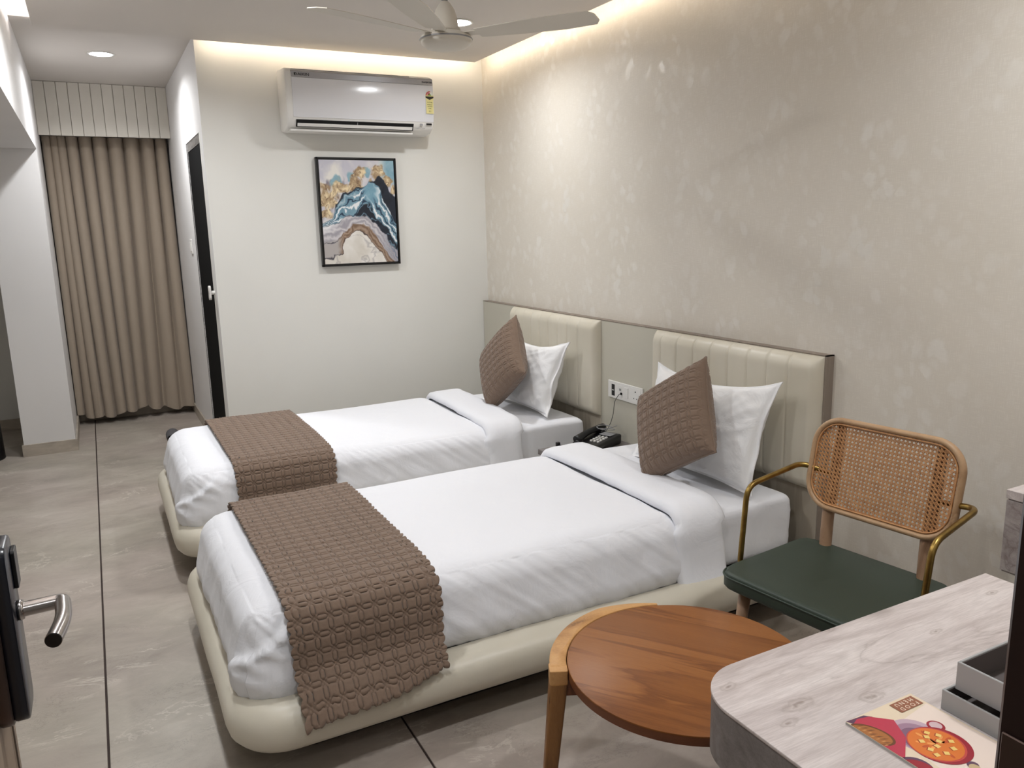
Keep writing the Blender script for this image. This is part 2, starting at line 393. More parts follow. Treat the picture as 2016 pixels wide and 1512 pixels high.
g_ = G(M_BRASS); g_.col(g_.ramp(g_.noise(g_.oco(), 25, 3), [(0.3, rgb(128, 104, 58)), (0.7, rgb(166, 138, 78))]))
M_GREEN = mat('green_leatherette', rgb(45, 57, 47), 0.45)
g_ = G(M_GREEN); vo_ = g_.n('ShaderNodeTexVoronoi', i_Scale=500.0); g_.l(g_.co(), vo_.inputs['Vector']); g_.bump(vo_.outputs['Distance'], 0.08, 0.001)
M_CANE = mat('cane', rgb(190, 142, 100), 0.5)
g_ = G(M_CANE); g_.col(g_.ramp(g_.noise(g_.oco(), 40, 3), [(0.3, rgb(178, 126, 80)), (0.7, rgb(206, 154, 104))]))
M_CHAIRW = m_wood('chair_beech', [(0.1, rgb(150, 116, 84)), (0.5, rgb(174, 140, 106)), (0.95, rgb(188, 156, 122))], (4, 4, 4), 0.4, 3, 1.5)
M_FRAMEBLK = mat('black_frame', rgb(14, 14, 16), 0.35)
M_NAVY = mat('black_lock_case', rgb(26, 28, 38), 0.25, spec=0.6)
M_BRONZE = mat('bronze_metal', rgb(92, 76, 70), 0.35, 0.7)
M_DOORW = m_wood('door_laminate', [(0.1, rgb(134, 116, 100)), (0.6, rgb(158, 140, 122)), (0.95, rgb(168, 150, 132))], (10, 10, 0.8), 0.5, 2, 1)
M_JAMB = mat('dark_brown_jamb', rgb(40, 24, 24), 0.3)
M_BATH = mat('unlit_room_black', rgb(8, 8, 9), 0.85, spec=0.1)  # near-black paints the darkness of the unlit bathroom
M_GRANITE = mat('grey_granite', rgb(90, 88, 86), 0.3)
g_ = G(M_GRANITE); g_.col(g_.ramp(g_.noise(g_.co(), 60, 5, 0.7), [(0.35, rgb(60, 58, 58)), (0.65, rgb(150, 146, 142))]))
M_LED = mat('led_strip_warm', rgb(255, 240, 214), emit=(1, 0.86, 0.68, 1), estr=STRIP)
M_LEDC = mat('led_strip_cool', rgb(250, 250, 255), emit=(1, 0.97, 0.95, 1), estr=STRIP * 1.6)
M_LAMP = mat('lamp_diffuser', rgb(255, 255, 255), emit=(0.97, 0.985, 1.0, 1), estr=45)
M_GREYBOX = mat('grey_card', rgb(168, 168, 168), 0.55)
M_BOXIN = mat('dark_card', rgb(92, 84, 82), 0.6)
M_RED = mat('red_packet', rgb(170, 30, 40), 0.4)

# ------------------------------------------------------------------ structure
fb = struct('floor', box(-4.2, 0.1, -6.3, 2.3, -0.08, -0.004), M_GROUT)
xs = [-4.14, -3.34, -2.54, -1.74, -0.94, -0.14, 0.0]
xs = [-4.2, -4.14] + xs[1:]
for a, b in zip(xs[:-1], xs[1:]):
    for y0, y1 in ((-6.3, -4.9), (-4.9, 2.3)):
        g0 = 0.0033
        obj('tile', bbox(a + g0, b - g0, y0 + 0.0015, y1 - 0.0015, -0.012, 0.0, 0.0012, 1), M_TILE, fb)
def wall(name, b, m): return struct(name, box(*b), m)
wall('wall_right', (0, 0.15, -4.9, 0.15, -0.01, ZC), M_WPAPER)
wr = wall('wall_back', (XP + 0.0, 0.0, 0, 0.15, -0.01, ZC), M_WALL)
# passage right wall with the bathroom doorway (y .07 .. .82, z 0 .. 2.05)
struct('wall_passage_right', join(box(XP, XP + 0.15, 0.0005, 0.07, -0.01, ZC), box(XP, XP + 0.15, 0.82, 2.2, -0.01, ZC), box(XP, XP + 0.15, 0.07, 0.82, 2.05, ZC)), M_WALL2)
wall('wall_passage_end', (-4.2, XP + 0.15, 2.17, 2.3, -0.01, ZC), M_WALL)
# left wall: pier near the entrance, lintel over the nook, far pier
struct('wall_left', join(box(-2.86, XL, -4.7, -3.6, -0.01, ZC), box(-2.97, XL, 1.19, 2.17, -0.01, ZC), box(-2.97, XL, -3.6, 1.19, 2.035, ZC)), M_WALL2)
wall('wall_nook', (-4.2, -4.05, -3.8, 2.3, -0.01, ZC), M_WALL)
wall('wall_nook_near', (-4.2, -2.86, -3.75, -3.6, -0.01, ZC), M_WALL)
struct('ceiling_nook', box(-4.2, -2.97, -3.75, 2.17, 2.035, 2.12), M_CEIL)
wall('wall_front', (-1.83, 0.15, -4.9, -4.70, -0.01, ZC), M_WALL)
struct('wall_front_header', join(box(-2.9, -1.83, -4.9, -4.70, 2.14, ZC), box(-2.9, -2.66, -4.9, -4.70, -0.01, 2.14)), M_WALL)
struct('wall_corridor', join(box(-4.2, 0.15, -6.4, -6.3, -0.01, ZC), box(-4.3, -4.2, -6.4, -4.7, -0.01, ZC), box(0.15, 0.25, -6.4, -4.7, -0.01, ZC), box(-4.2, -2.86, -4.9, -4.7, -0.01, ZC)), M_WALL)
struct('ceiling', box(-4.2, 0.15, -6.4, 2.3, ZC, ZC + 0.1), M_CEIL)
TE = -0.092
struct('ceiling_tray', bbox(-2.56, TE, -4.70, TE, ZT, ZT + 0.03, 0.0015, 1), M_CEIL)
struct('ceiling_passage', box(XL, XP, TE, 2.17, ZP, ZC), M_CEIL)
# cove LED strips lie on top of the tray, near its edge
def strip(name, b, m, lab):
    tag(obj(name, box(*b), m), lab, 'light strip')
strip('led_strip', (TE + 0.0005, TE + 0.005, -4.6, TE - 0.002, ZT + 0.012, ZT + 0.022), M_LED, 'warm LED strip in the cove above the wallpapered wall')
strip('led_strip', (XP + 0.02, TE - 0.002, TE + 0.0005, TE + 0.005, ZT + 0.012, ZT + 0.022), M_LED, 'warm LED strip in the cove above the air conditioner')
strip('led_strip', (-2.548, -2.530, -4.6, TE - 0.03, ZT + 0.0305, ZT + 0.040), M_LEDC, 'white LED strip in the cove along the left wall')
# skirting
def skirt(name, bs): struct(name, join(*[bbox(*b, 0.001, 1) for b in bs]), M_SKIRT)
skirt('baseboard_left', [(-2.982, XL + 0.012, 1.178, 1.19, 0, 0.082), (XL, XL + 0.012, 1.19, 2.16, 0, 0.082), (-2.982, -2.97, 1.19, 2.16, 0, 0.082), (XL, XL + 0.012, -4.68, -3.6, 0, 0.082)])
skirt('baseboard_end', [(-4.05, -2.985, 2.158, 2.17, 0, 0.082), (XL + 0.013, XP - 0.013, 2.158, 2.17, 0, 0.082)])
skirt('baseboard_passage', [(XP - 0.012, XP, 0.83, 2.156, 0, 0.082)])
skirt('baseboard_back', [(-1.78, -0.05, -0.012, 0, 0, 0.082)])
# plank valance over the curtain
tv = struct('trim_1', box(XL + 0.001, XP - 0.001, 1.80, 1.83, 2.19, ZP - 0.001), M_PLANK)
NP_ = 12; pw = (XP - XL) / NP_
for i in range(NP_):
    x0 = XL + i * pw
    obj('plank', bbox(x0 + 0.0016, x0 + pw - 0.0016, 1.786, 1.80, 2.185, ZP - 0.002, 0.0012, 1), M_PLANK, tv)
# bathroom doorway: granite lining and black leaf, its colour standing for the unlit room
struct('door_1_frame', join(box(XP - 0.002, XP + 0.15, 0.82, 0.826, 0, 2.05), box(XP + 0.004, XP + 0.15, 0.07, 0.82, 1.995, 2.0499)), M_GRANITE)
d1 = struct('unlit_doorway_1', bbox(XP + 0.006, XP + 0.045, 0.072, 0.818, 0.006, 1.993, 0.002, 1), M_BATH)
obj('door_handle', join(xf(prism(rrect(0.045, 0.085, 0.02), 0.0, 0.012), axes((XP - 0.034, 0.112, 1.115), (0, 1, 0), (0, 0, 1))), tube([(XP + 0.007, 0.112, 1.115), (XP - 0.034, 0.112, 1.115)], 0.012)), M_WHITEP, d1, label='white door handle')

# ------------------------------------------------------------------ recessed lights
def downlight(x, y, z, lab, power=LAMP_W, group=None):
    t = thing('downlight', lab, 'ceiling light', (x, y, z - 0.008), group=group)
    obj('trim_ring', lathe([(0.074, 0.0), (0.077, -0.004), (0.071, -0.006), (0.063, -0.005), (0.063, 0.0)], (x, y, z), 40, False), M_WHITEP, t, smooth=True)
    obj('diffuser', lathe([(0.0635, -0.003), (0.04, -0.0045), (0.0005, -0.005)], (x, y, z), 40), M_LAMP, t, smooth=True)
    ld = bpy.data.lights.new('downlight_lamp', 'AREA'); ld.shape = 'DISK'; ld.size = 0.12; ld.energy = power; ld.color = (0.97, 0.985, 1.0); ld.spread = math.radians(155)
    lo = bpy.data.objects.new('downlight_lamp', ld); COL.objects.link(lo); lo.parent = t; lo.location = (0, 0, -0.004)
downlight(-2.234, 0.698, ZP, 'round recessed downlight in the passage ceiling before the curtain', 13)
downlight(-0.604, -0.986, ZT, 'round recessed downlight glowing beside the ceiling fan', 9)
downlight(-2.140, -0.986, ZT, 'round recessed downlight over the foot of the bed beside the back wall', 13)
downlight(-2.140, -2.50, ZT, 'round recessed downlight over the foot of the bed nearer the armchair', 7.5)
downlight(-2.140, -4.00, ZT, 'round recessed downlight just inside the entrance door', 7)
downlight(-0.604, -4.00, ZT, 'round recessed downlight above the desk and wall cabinet', 8)
downlight(-2.6, -5.6, ZC, 'added unseen downlight in the corridor outside the door', 3)  # unseen lamp, added to light the corridor around the camera

# ------------------------------------------------------------------ curtain
def curtain():
    t = thing('curtain', 'floor-length beige pleated curtain across the end of the passage', 'curtain', (-2.22, 1.98, 0.05))
    n = 300; m = 34
    rid = [-0.03, 0.03, 0.09, 0.14, 0.22, 0.33, 0.44, 0.57, 0.70, 0.84, 0.95, 1.05]
    kx = [XL + 0.012 + r * (XP - XL - 0.024) for r in rid]; ky = [1.5 + 2 * k for k in range(len(rid))]
    def fn(u, v):
        x = XL + 0.012 + u * (XP - XL - 0.024); z = 2.20 - v * 2.14
        q = v ** 1.5
        xx = x + 0.035 * q * math.sin(9.0 * x + 1.3)
        ph = np.interp(xx, kx, ky) * PI
        s = math.sin(ph)
        A = (0.040 if u > 0.17 else 0.030) * (1 - 0.3 * q)
        y = 2.0 + A * (abs(s) ** 0.75 * (1 if s > 0 else -1)) + q * 0.028 * math.sin(9 * x + 1) + q * 0.012 * math.sin(31 * x)
        x2 = x + 0.016 * math.cos(ph) * (1 - .3 * q)
        # hem steps: left part longer, middle tucked up
        hem = 0.05 + 0.035 * (0.5 + 0.5 * math.sin(11 * x + 0.4)) + 0.012 * math.sin(40 * x)
        z = 2.20 - v * (2.20 - hem)
        x2 = min(max(x2, XL + 0.006), XP - 0.006)
        return (x2, y, z)
    c = obj('cloth', grid(fn, n, m), M_CURT, t, smooth=True)
    # stitched hem band, follows the folds
    def hf(u, v):
        a = fn(u, 0.945); b = fn(u, 1.0); p = [a[i] + (b[i] - a[i]) * v for i in range(3)]
        return (p[0], p[1] - 0.0025, p[2])
    obj('hem', grid(hf, n, 2), M_CURT, t, smooth=True)
    obj('curtain_rail', bbox(XL + 0.01, XP - 0.01, 1.985, 2.01, 2.205, 2.225, 0.003, 1), M_WHITEP, t)
curtain()

# ------------------------------------------------------------------ headboard
HX = -0.042; HZ = 0.962; HY = -2.952
def headboard():
    t = thing('headboard', 'long wall-mounted cream and greige headboard behind both beds', 'headboard', (0, -1.48, 0.0))
    def panel(y0, y1, z0, z1, m, nm='panel'): obj(nm, bbox(HX, -0.001, y0 + 0.0008, y1 - 0.0008, z0, z1, 0.0012, 1), m, t)
    panel(-0.469, -0.004, 0.0, HZ, M_PANEL); panel(-1.947, -1.463, 0.0, HZ, M_PANEL)
    panel(-1.463, -0.469, 0.0, HZ, M_PANEL2, 'backing'); panel(HY + 0.006, -1.947, 0.0, HZ, M_PANEL2, 'backing')
    obj('edge_trim', join(box(HX - 0.001, -0.0005, HY, HY + 0.006, 0, HZ + 0.004), box(HX - 0.001, -0.0005, HY, -0.004, HZ, HZ + 0.004)), M_EDGE, t, label='taupe wood edge strip')
    for y0, y1, seams in ((-1.462, -0.470, [-0.56, -0.665, -0.77, -0.875, -0.98, -1.085, -1.19, -1.30]), (-2.945, -1.948, [-2.03, -2.145, -2.26, -2.37, -2.48, -2.593, -2.70, -2.81])):
        z0, z1 = 0.437, HZ - 0.001; ny_, nz_ = 330, 60
        zs = [z0 + (z1 - z0) * (0.5 - 0.5 * math.cos(PI * k / nz_)) for k in range(nz_ + 1)]
        def hfun(y, z):
            d = min(y - y0, y1 - y); e = min(z - z0, z1 - z)
            a = math.sqrt(max(0, 1 - (1 - min(1, d / 0.035)) ** 2)); b = math.sqrt(max(0, 1 - (1 - min(1, e / 0.055)) ** 2))
            h = 0.050 * a * b
            q = min(abs(y - s_) for s_ in seams)
            if seams[-1] - 0.02 < y < seams[0] + 0.02: h += 0.0015 * min(1, q / 0.03) * b
            return h - 0.0045 * math.exp(-(q / 0.005) ** 2) * min(1, h / 0.03)
        V = []; F = []
        for i in range(ny_ + 1):
            y = y0 + (y1 - y0) * (i / ny_)
            for z in zs: V.append((HX - 0.0006 - hfun(y, z), y, z))
        for i in range(ny_):
            for k in range(nz_): a = i * (nz_ + 1) + k; F.append((a, a + nz_ + 1, a + nz_ + 2, a + 1))
        obj('upholstered_pad', (V, F), M_LEATHER, t, smooth=True, label='cream leatherette pad stitched in vertical channels')
headboard()

# ------------------------------------------------------------------ beds
def bed_frame(yc, lab):
    t = thing('bed', lab, 'bed', (-1.15, yc, 0), group=None)
    prof = [(0.0, 0.10), (0.07, 0.10), (0.098, 0.107), (0.114, 0.126), (0.1205, 0.150), (0.1195, 0.176), (0.110, 0.200), (0.092, 0.217), (0.068, 0.226), (0.04, 0.228), (0.012, 0.222), (0.0, 0.210)]
    # U path, inner line, clockwise from the head on the far side
    hi = 0.506; xf_ = -2.122; R = 0.04
    path = []
    for x in np.linspace(-0.105, xf_ + R, 50): path.append((x, yc + hi, 0, 1))
    for k in range(1, 9):
        a = PI / 2 + k / 9 * PI / 2; path.append((xf_ + R + R * math.cos(a), yc + hi - R + R * math.sin(a), math.cos(a), math.sin(a)))
    for y in np.linspace(yc + hi - R, yc - hi + R, 26): path.append((xf_, y, -1, 0))
    for k in range(1, 9):
        a = PI + k / 9 * PI / 2; path.append((xf_ + R + R * math.cos(a), yc - hi + R + R * math.sin(a), math.cos(a), math.sin(a)))
    for x in np.linspace(xf_ + R, -0.105, 50): path.append((x, yc - hi, 0, -1))
    V = []; F = []; n = len(prof)
    for i, (x, y, nx, ny) in enumerate(path):
        wv = 0.003 * mnoise.noise(Vector((x * 4, y * 4, yc)))
        for d, z in prof: V.append((x + nx * (d + (wv if d > 0.02 else 0)), y + ny * (d + (wv if d > 0.02 else 0)), z + (wv if z > .2 else 0)))
    for i in range(len(path) - 1):
        for k in range(n): F.append((i * n + k, i * n + (k + 1) % n, (i + 1) * n + (k + 1) % n, (i + 1) * n + k))
    F.append(tuple(range(n))); F.append(tuple(range((len(path) - 1) * n, len(path) * n))[::-1])
    obj('upholstered_frame', (V, F), M_LEATHER, t, smooth=True, auto=50)
    obj('deck', box(-2.12, -0.11, yc - 0.505, yc + 0.505, 0.17, 0.19), M_DARK, t)
    obj('plinth', bbox(-2.02, -0.2, yc - 0.46, yc + 0.46, 0.0, 0.17, 0.004, 1), M_BLACK, t, label='black recessed plinth')
    return t
def wr1(p, s, a):
    return a * mnoise.noise(Vector((p[0] * s[0], p[1] * s[1], p[2] * s[2])))
def mattress(yc, lab):
    def disp(q, n):
        d = wr1(q, (3, 5, 5), 0.004)
        if abs(n[1]) > 0.6: d += wr1(q, (4, 4, 26), 0.006) + wr1(q, (30, 4, 8), 0.002)
        if n[2] > 0.6: d += wr1(q, (9, 22, 1), 0.003)
        return d
    tag(obj('mattress', rbox(-2.10, -0.125, yc - 0.475, yc + 0.475, 0.192, 0.425, 0.035, 0.028, disp), M_SHEET, None, smooth=True), lab, 'mattress')
def cross_path(yc, hw, zb, zt, r, flare, n=10, zbf=None):
    """section across the bed: list of (y, z, ny, nz), from far bottom over the top to near bottom"""
    zbf = zb if zbf is None else zbf
    pts = []
    pts.append((yc + hw + flare, zbf))
    for k in range(1, 7): t = k / 7; pts.append((yc + hw + flare * (1 - t) ** 1.5, zbf + (zt - r - zbf) * t))
    for k in range(n + 1): a = k / n * PI / 2; pts.append((yc + hw - r + r * math.cos(a), zt - r + r * math.sin(a)))
    for y in np.linspace(yc + hw - r, yc - hw + r, 34)[1:-1]: pts.append((y, zt + 0.006 * math.cos((y - yc) / hw * PI / 2)))
    for k in range(n + 1): a = PI / 2 + k / n * PI / 2; pts.append((yc - hw + r + r * math.cos(a), zt - r + r * math.sin(a)))
    for k in range(6, 0, -1): t = k / 7; pts.append((yc - hw - flare * (1 - t) ** 1.5, zb + (zt - r - zb) * t))
    pts.append((yc - hw - flare, zb))
    return pts
def duvet(yc, lab, seed, skew):
    x1 = -0.66; x0 = -2.172; hw = 0.494; zt = 0.452; zb = 0.200
    def disp(q, n):
        x, y, z = q; d = 0.0
        d += wr1((x + seed, y, z), (1.6, 2.5, 2), 0.010)
        side = max(0, 1 - n[2]) if n[2] > -0.5 else 1
        if n[2] < 0.75:
            lo = max(0.0, (0.40 - z) / 0.17)
            d += (0.040 if abs(n[1]) > abs(n[0]) else 0.035) * min(1, max(0, (0.44 - z) / 0.16)) ** 1.2 * (1.0 if n[1] < 0.3 else 0.5)              # hangs outward over the frame
            if abs(n[1]) > 0.4:
                d += wr1((x + seed, y, z), (13, 2, 4), 0.008) * min(1, max(0, (0.44 - z) / 0.1)) + wr1((x * 1 + z * 1.3 + seed, y, z), (36, 2, 5), 0.0045)
            if n[0] < -0.4:
                d += wr1((x, y + seed, z), (2, 16, 5), 0.010) * min(1, max(0, (0.44 - z) / 0.1))
            # tucked hospital-corner fold at the near foot corner
            if n[1] < -0.2:
                s = (x - x0); h = (zt - z)
                line = s + 1.15 * h - 0.155
                if 0 < h < 0.24 and s < 0.35:
                    fd = min(1, max(0, (h - 0.015) / 0.05)); d += fd * (0.024 / (1 + math.exp(-max(-0.2, line) / 0.0035)) - 0.010 + 0.010 * math.exp(-((line - 0.010) / 0.010) ** 2) + 0.004 * math.sin((h - 0.6 * s) * 130) * math.exp(-((line - 0.03) / 0.05) ** 2))
        else:
            d += wr1((x + seed, y, z), (3, 9, 1), 0.003)
        if z < 0.235: d -= 0.035 * min(1, (0.235 - z) / 0.03)
        return d
    V, F = rbox(x0, x1, yc - hw, yc + hw, zb, zt, 0.095, 0.0105, disp, skip=((2, 0),), rz=0.075)
    t = thing('duvet', lab, 'duvet', (-1.4, yc, 0.24))
    obj('cover', (V, F), M_SHEET, t, smooth=True)
    # turned-down cuff: a thick soft band over the top and both sides
    P = cross_path(yc, hw + 0.004, 0.214, zt + 0.004, 0.085, 0.036)
    nP = len(P); wdt = 0.20; T = 0.026
    prof = [(0.0, -0.012), (-0.004, 0.004), (0.0, 0.018), (0.012, 0.026), (0.04, 0.028), (0.08, 0.027), (0.12, 0.026), (0.16, 0.026), (0.19, 0.022), (0.205, 0.01), (0.208, -0.006), (0.200, -0.016)]
    V = []; F = []
    for i, (y, z) in enumerate(P):
        a = P[max(0, i - 1)]; b = P[min(nP - 1, i + 1)]; ty, tz = b[0] - a[0], b[1] - a[1]; l_ = math.hypot(ty, tz); ny, nz = tz / l_, -ty / l_
        if i < nP / 2 and ny < 0: pass
        sgn = 1 if (nz > 0 or abs(nz) < 0.5) else -1
        cy_, cz_ = y - yc, z - 0.3
        if ny * cy_ + nz * cz_ < 0: ny, nz = -ny, -nz
        f = (y - yc) / hw
        xe = -0.500 + skew * f * 0.03 - (0.02 if z < 0.4 else 0) + 0.010 * math.sin(3 * y + seed) + 0.006 * mnoise.noise(Vector((y * 9, z * 9, seed)))
        for s, h in prof:
            h2 = h + 0.0022 * mnoise.noise(Vector((s * 20, y * 12 + z * 12, seed))) + (0.006 * mnoise.noise(Vector((s * 7, y * 4, z * 14 + seed))) if z < 0.4 else 0)
            V.append((xe - s, y + ny * h2, z + nz * h2))
    n = len(prof)
    for i in range(nP - 1):
        for k in range(n - 1): F.append((i * n + k, i * n + k + 1, (i + 1) * n + k + 1, (i + 1) * n + k))
    obj('turned_down_cuff', (V, F), M_SHEET, t, smooth=True)
    return t
# --- quilting pattern: overlapping octagons on a square lattice
def quilt_h(a, b, p=0.05, r=0.031, wd=0.0030):
    a = np.asarray(a); b = np.asarray(b)
    ai = np.round(a / p); bi = np.round(b / p); d = np.full(a.shape, 1.0)
    for di in (-1, 0, 1):
        for dj in (-1, 0, 1):
            x = np.abs(a - (ai + di) * p); y = np.abs(b - (bi + dj) * p)
            o = np.maximum(np.maximum(x, y), (x + y) / math.sqrt(2) * 1.06)
            d = np.minimum(d, np.abs(o - r))
    return 1 - np.exp(-(d / wd) ** 2)
def runner(yc, x0, x1, lab, near_pts, far_z, seed):
    t = thing('bed_runner', lab, 'bed runner', ((x0 + x1) / 2, yc, 0.25))
    hw = 0.50; zt = 0.466
    far = [(yc + hw + 0.05, far_z), (yc + hw + 0.03, 0.36), (yc + hw - 0.005, 0.44), (yc + hw - 0.055, zt)]
    mid = [(y, zt + 0.006 * math.cos((y - yc) / hw * PI / 2) + 0.004 * mnoise.noise(Vector((seed, y * 6, 0)))) for y in np.linspace(yc + 0.40, yc - 0.40, 14)]
    P = fillet([(0, y, z) for y, z in far + mid + near_pts], 0.03, 5)
    P = np.array([(p.y, p.z) for p in P]); seg = np.hypot(*np.diff(P, axis=0).T); s = np.concatenate([[0], np.cumsum(seg)]); Ls = s[-1]
    nb = int(Ls / 0.0027); na = int((x1 - x0) / 0.0027)
    S = np.linspace(0, Ls, nb + 1); A = np.linspace(-1, 1, na + 1); W = (x1 - x0) / 2; p = 0.0335; pq = 0.043
    Y = np.interp(S, s, P[:, 0]); Z = np.interp(S, s, P[:, 1])
    k = np.ones(9) / 9
    Yp = np.convolve(np.pad(Y, 4, 'edge'), k, 'valid'); Zp = np.convolve(np.pad(Z, 4, 'edge'), k, 'valid')
    ty = np.gradient(Yp); tz = np.gradient(Zp); l_ = np.hypot(ty, tz) + 1e-9; ny, nz = -tz / l_, ty / l_
    sg = np.sign(nz * 1.0 + 0.3 * np.sign(Y - yc) * ny); sg[sg == 0] = 1; ny *= -1 * np.sign(ty[len(ty) // 2]) * -1; nz *= np.sign(ty[len(ty) // 2]); 
    if nz[len(nz) // 2] < 0: ny, nz = -ny, -nz
    else: pass
    # make sure normals point outwards on the near drop
    if ny[-1] > 0: ny = -ny
    AA, SS = np.meshgrid(A, S, indexing='ij')
    sc = 0.011 * np.abs(np.sin(PI * SS / p)) ** 0.6
    se = 0.011 * np.abs(np.sin(PI * (AA * W) / p)) ** 0.6
    Xc = (x0 + x1) / 2
    edge = np.clip((np.abs(AA) - 0.85) / 0.15, 0, 1)
    X = Xc + AA * W + np.sign(AA) * edge * sc - np.clip((0.42 - Z) / 0.2, 0, 1)[None, :] * (Y[None, :] < yc) * (0.012 + 0.014 * AA)
    b2 = SS
    endw = np.clip((SS - (Ls - 0.08)) / 0.08, 0, 1)
    H = quilt_h(AA * W, b2, pq, pq * 0.66, 0.0024) * 0.0062
    puff = 0.004 * np.sin(SS * 5 + seed) * 0
    lowf = np.zeros_like(H)
    for i in range(0, na + 1, 6):
        pass
    lowf = 0.004 * np.sin(AA * 2.1 + SS * 7 + seed) + 0.003 * np.sin(AA * 5 - SS * 11)
    drop = np.clip((0.36 - Z) / 0.2, 0, 1)[None, :]
    H = H + lowf * (0.3 + drop) + 0.003
    Yg = Y[None, :] + ny[None, :] * H; Zg = Z[None, :] + nz[None, :] * H
    # sloping, wavy hem at the near end: shift along the tangent
    hem = endw * (se + 0.008 * np.sin(AA * 3.4 + 1.0) - 0.030 * AA)
    Yg = Yg + hem * (ty / l_)[None, :]; Zg = Zg + hem * (tz / l_)[None, :]
    V = np.stack([X, Yg, Zg], -1).reshape(-1, 3)
    n2 = nb + 1
    F = [(i * n2 + j, (i + 1) * n2 + j, (i + 1) * n2 + j + 1, i * n2 + j + 1) for i in range(na) for j in range(nb)]
    o = obj('quilted_cloth', (V.tolist(), F), M_QUILT, t, smooth=True)
    sm = o.modifiers.new('thick', 'SOLIDIFY'); sm.thickness = 0.004; sm.offset = 1 if False else -1
    return t
bed_frame(-0.955, 'cream upholstered single bed base under the bed beside the back wall')
bed_frame(-2.43, 'cream upholstered single bed base under the bed nearer the armchair')
mattress(-0.955, 'white sheeted mattress on the bed beside the back wall')
mattress(-2.43, 'white sheeted mattress on the bed nearer the armchair')
duvet(-0.955, 'white duvet with turned-down cuff on the bed beside the back wall', 3.3, 0.5)
duvet(-2.43, 'white duvet with turned-down cuff on the bed nearer the armchair', 8.1, -0.2)
runner(-0.955, -1.965, -1.535, 'taupe quilted runner with scalloped edges across the bed beside the back wall',
       [(-0.955 - 0.42, 0.468), (-0.955 - 0.500, 0.450), (-0.955 - 0.535, 0.39), (-0.955 - 0.558, 0.30), (-0.955 - 0.605, 0.250)], 0.30, 1.0)
runner(-2.43, -2.06, -1.63, 'taupe quilted runner with scalloped edges across the bed nearer the armchair',
       [(-2.43 - 0.42, 0.468), (-2.43 - 0.500, 0.450), (-2.43 - 0.535, 0.39), (-2.43 - 0.558, 0.30), (-2.43 - 0.605, 0.250), (-2.43 - 0.640, 0.205)], 0.30, 4.0)

# ------------------------------------------------------------------ pillows and cushions
def pillow_geo(w_, h_, t_, n=90, m=90, pinch=0.10, quilt=False, flange=0.0, wrinkle=0.0, seed=0, sag=0.0, pw_=2.2):
    """local: x = normal, y = width, z = height; closed surface, front and back"""
    U = np.linspace(-1, 1, n + 1); Vv = np.linspace(-1, 1, m + 1); UU, VV = np.meshgrid(U, Vv, indexing='ij')
    # spread samples towards the rim
    uu = np.sin(UU * PI / 2 * 0.92) / math.sin(PI / 2 * 0.92); vv = np.sin(VV * PI / 2 * 0.92) / math.sin(PI / 2 * 0.92)
    if quilt: uu, vv = UU, VV
    yy = uu * (w_ / 2) * (1 - pinch * (1 - vv ** 2) * 0 - pinch * (1 - np.abs(vv) ** 2.0) * np.abs(uu) ** 3)
    zz = vv * (h_ / 2) * (1 - pinch * (1 - np.abs(uu) ** 2.0) * np.abs(vv) ** 3)
    fu = 1.0; q = 1.0 - flange
    a = np.clip(1 - (np.abs(uu) / q) ** pw_, 0, 1); b = np.clip(1 - (np.abs(vv) / q) ** pw_, 0, 1)
    prof = (a * b) ** 0.42
    base = t_ / 2 * prof + 0.002
    out = []
    for side in (1, -1):
        th = base.copy()
        if quilt: th = th + (quilt_h(yy, zz, 0.041, 0.041 * 0.66, 0.0024) - 1) * 0.0055 * np.clip(prof * 3, 0, 1)
        nz = np.zeros_like(th)
        if wrinkle:
            for i in range(n + 1):
                for j in range(m + 1):
                    y_, z_ = yy[i, j], zz[i, j]
                    k = mnoise.noise(Vector((y_ * 7 + seed, z_ * 9, side * 3.1))) * 0.9
                    r1 = mnoise.noise(Vector((y_ * 9 + z_ * 16 + seed * 2, z_ * 5 - y_ * 5, side)))
                    r2 = mnoise.noise(Vector((y_ * 14 - z_ * 20 + seed, z_ * 4 + y_ * 4, side + 5)))
                    nz[i, j] = wrinkle * (k * 0.8 + (0.5 - abs(r1)) * 0.9 + (0.5 - abs(r2)) * 0.5)
        bend = 0
        X = side * (th + nz * np.clip(prof * 2, 0.25, 1))
        if wrinkle:
            rim = np.clip(1 - prof * 3, 0, 1)
            wob = np.array([[mnoise.noise(Vector((yy[i, j] * 8, zz[i, j] * 8, seed))) for j in range(m + 1)] for i in range(n + 1)])
            X = X + rim * wob * 0.018
        Z = zz - sag * (1 - np.abs(uu) ** 2) * np.clip(vv, 0, 1)
        out.append(np.stack([X, yy, Z], -1).reshape(-1, 3))
    n2 = m + 1; V = np.concatenate(out); N = (n + 1) * n2; F = []
    for i in range(n):
        for j in range(m):
            q4 = (i * n2 + j, (i + 1) * n2 + j, (i + 1) * n2 + j + 1, i * n2 + j + 1)
            F.append(q4); F.append(tuple(N + k for k in q4[::-1]))
    rim = [i * n2 for i in range(n + 1)] + [n * n2 + j for j in range(1, n2)] + [i * n2 + m for i in range(n - 1, -1, -1)] + [j for j in range(m - 1, 0, -1)]
    for k in range(len(rim)):
        a_, b_ = rim[k], rim[(k + 1) % len(rim)]; F.append((a_, N + a_, N + b_, b_))
    return V.tolist(), F
def pose(c, yaw, lean, roll):
    return Matrix.Translation(Vector(c)) @ Matrix.Rotation(yaw, 4, 'Z') @ Matrix.Rotation(lean, 4, 'Y') @ Matrix.Rotation(roll, 4, 'X')
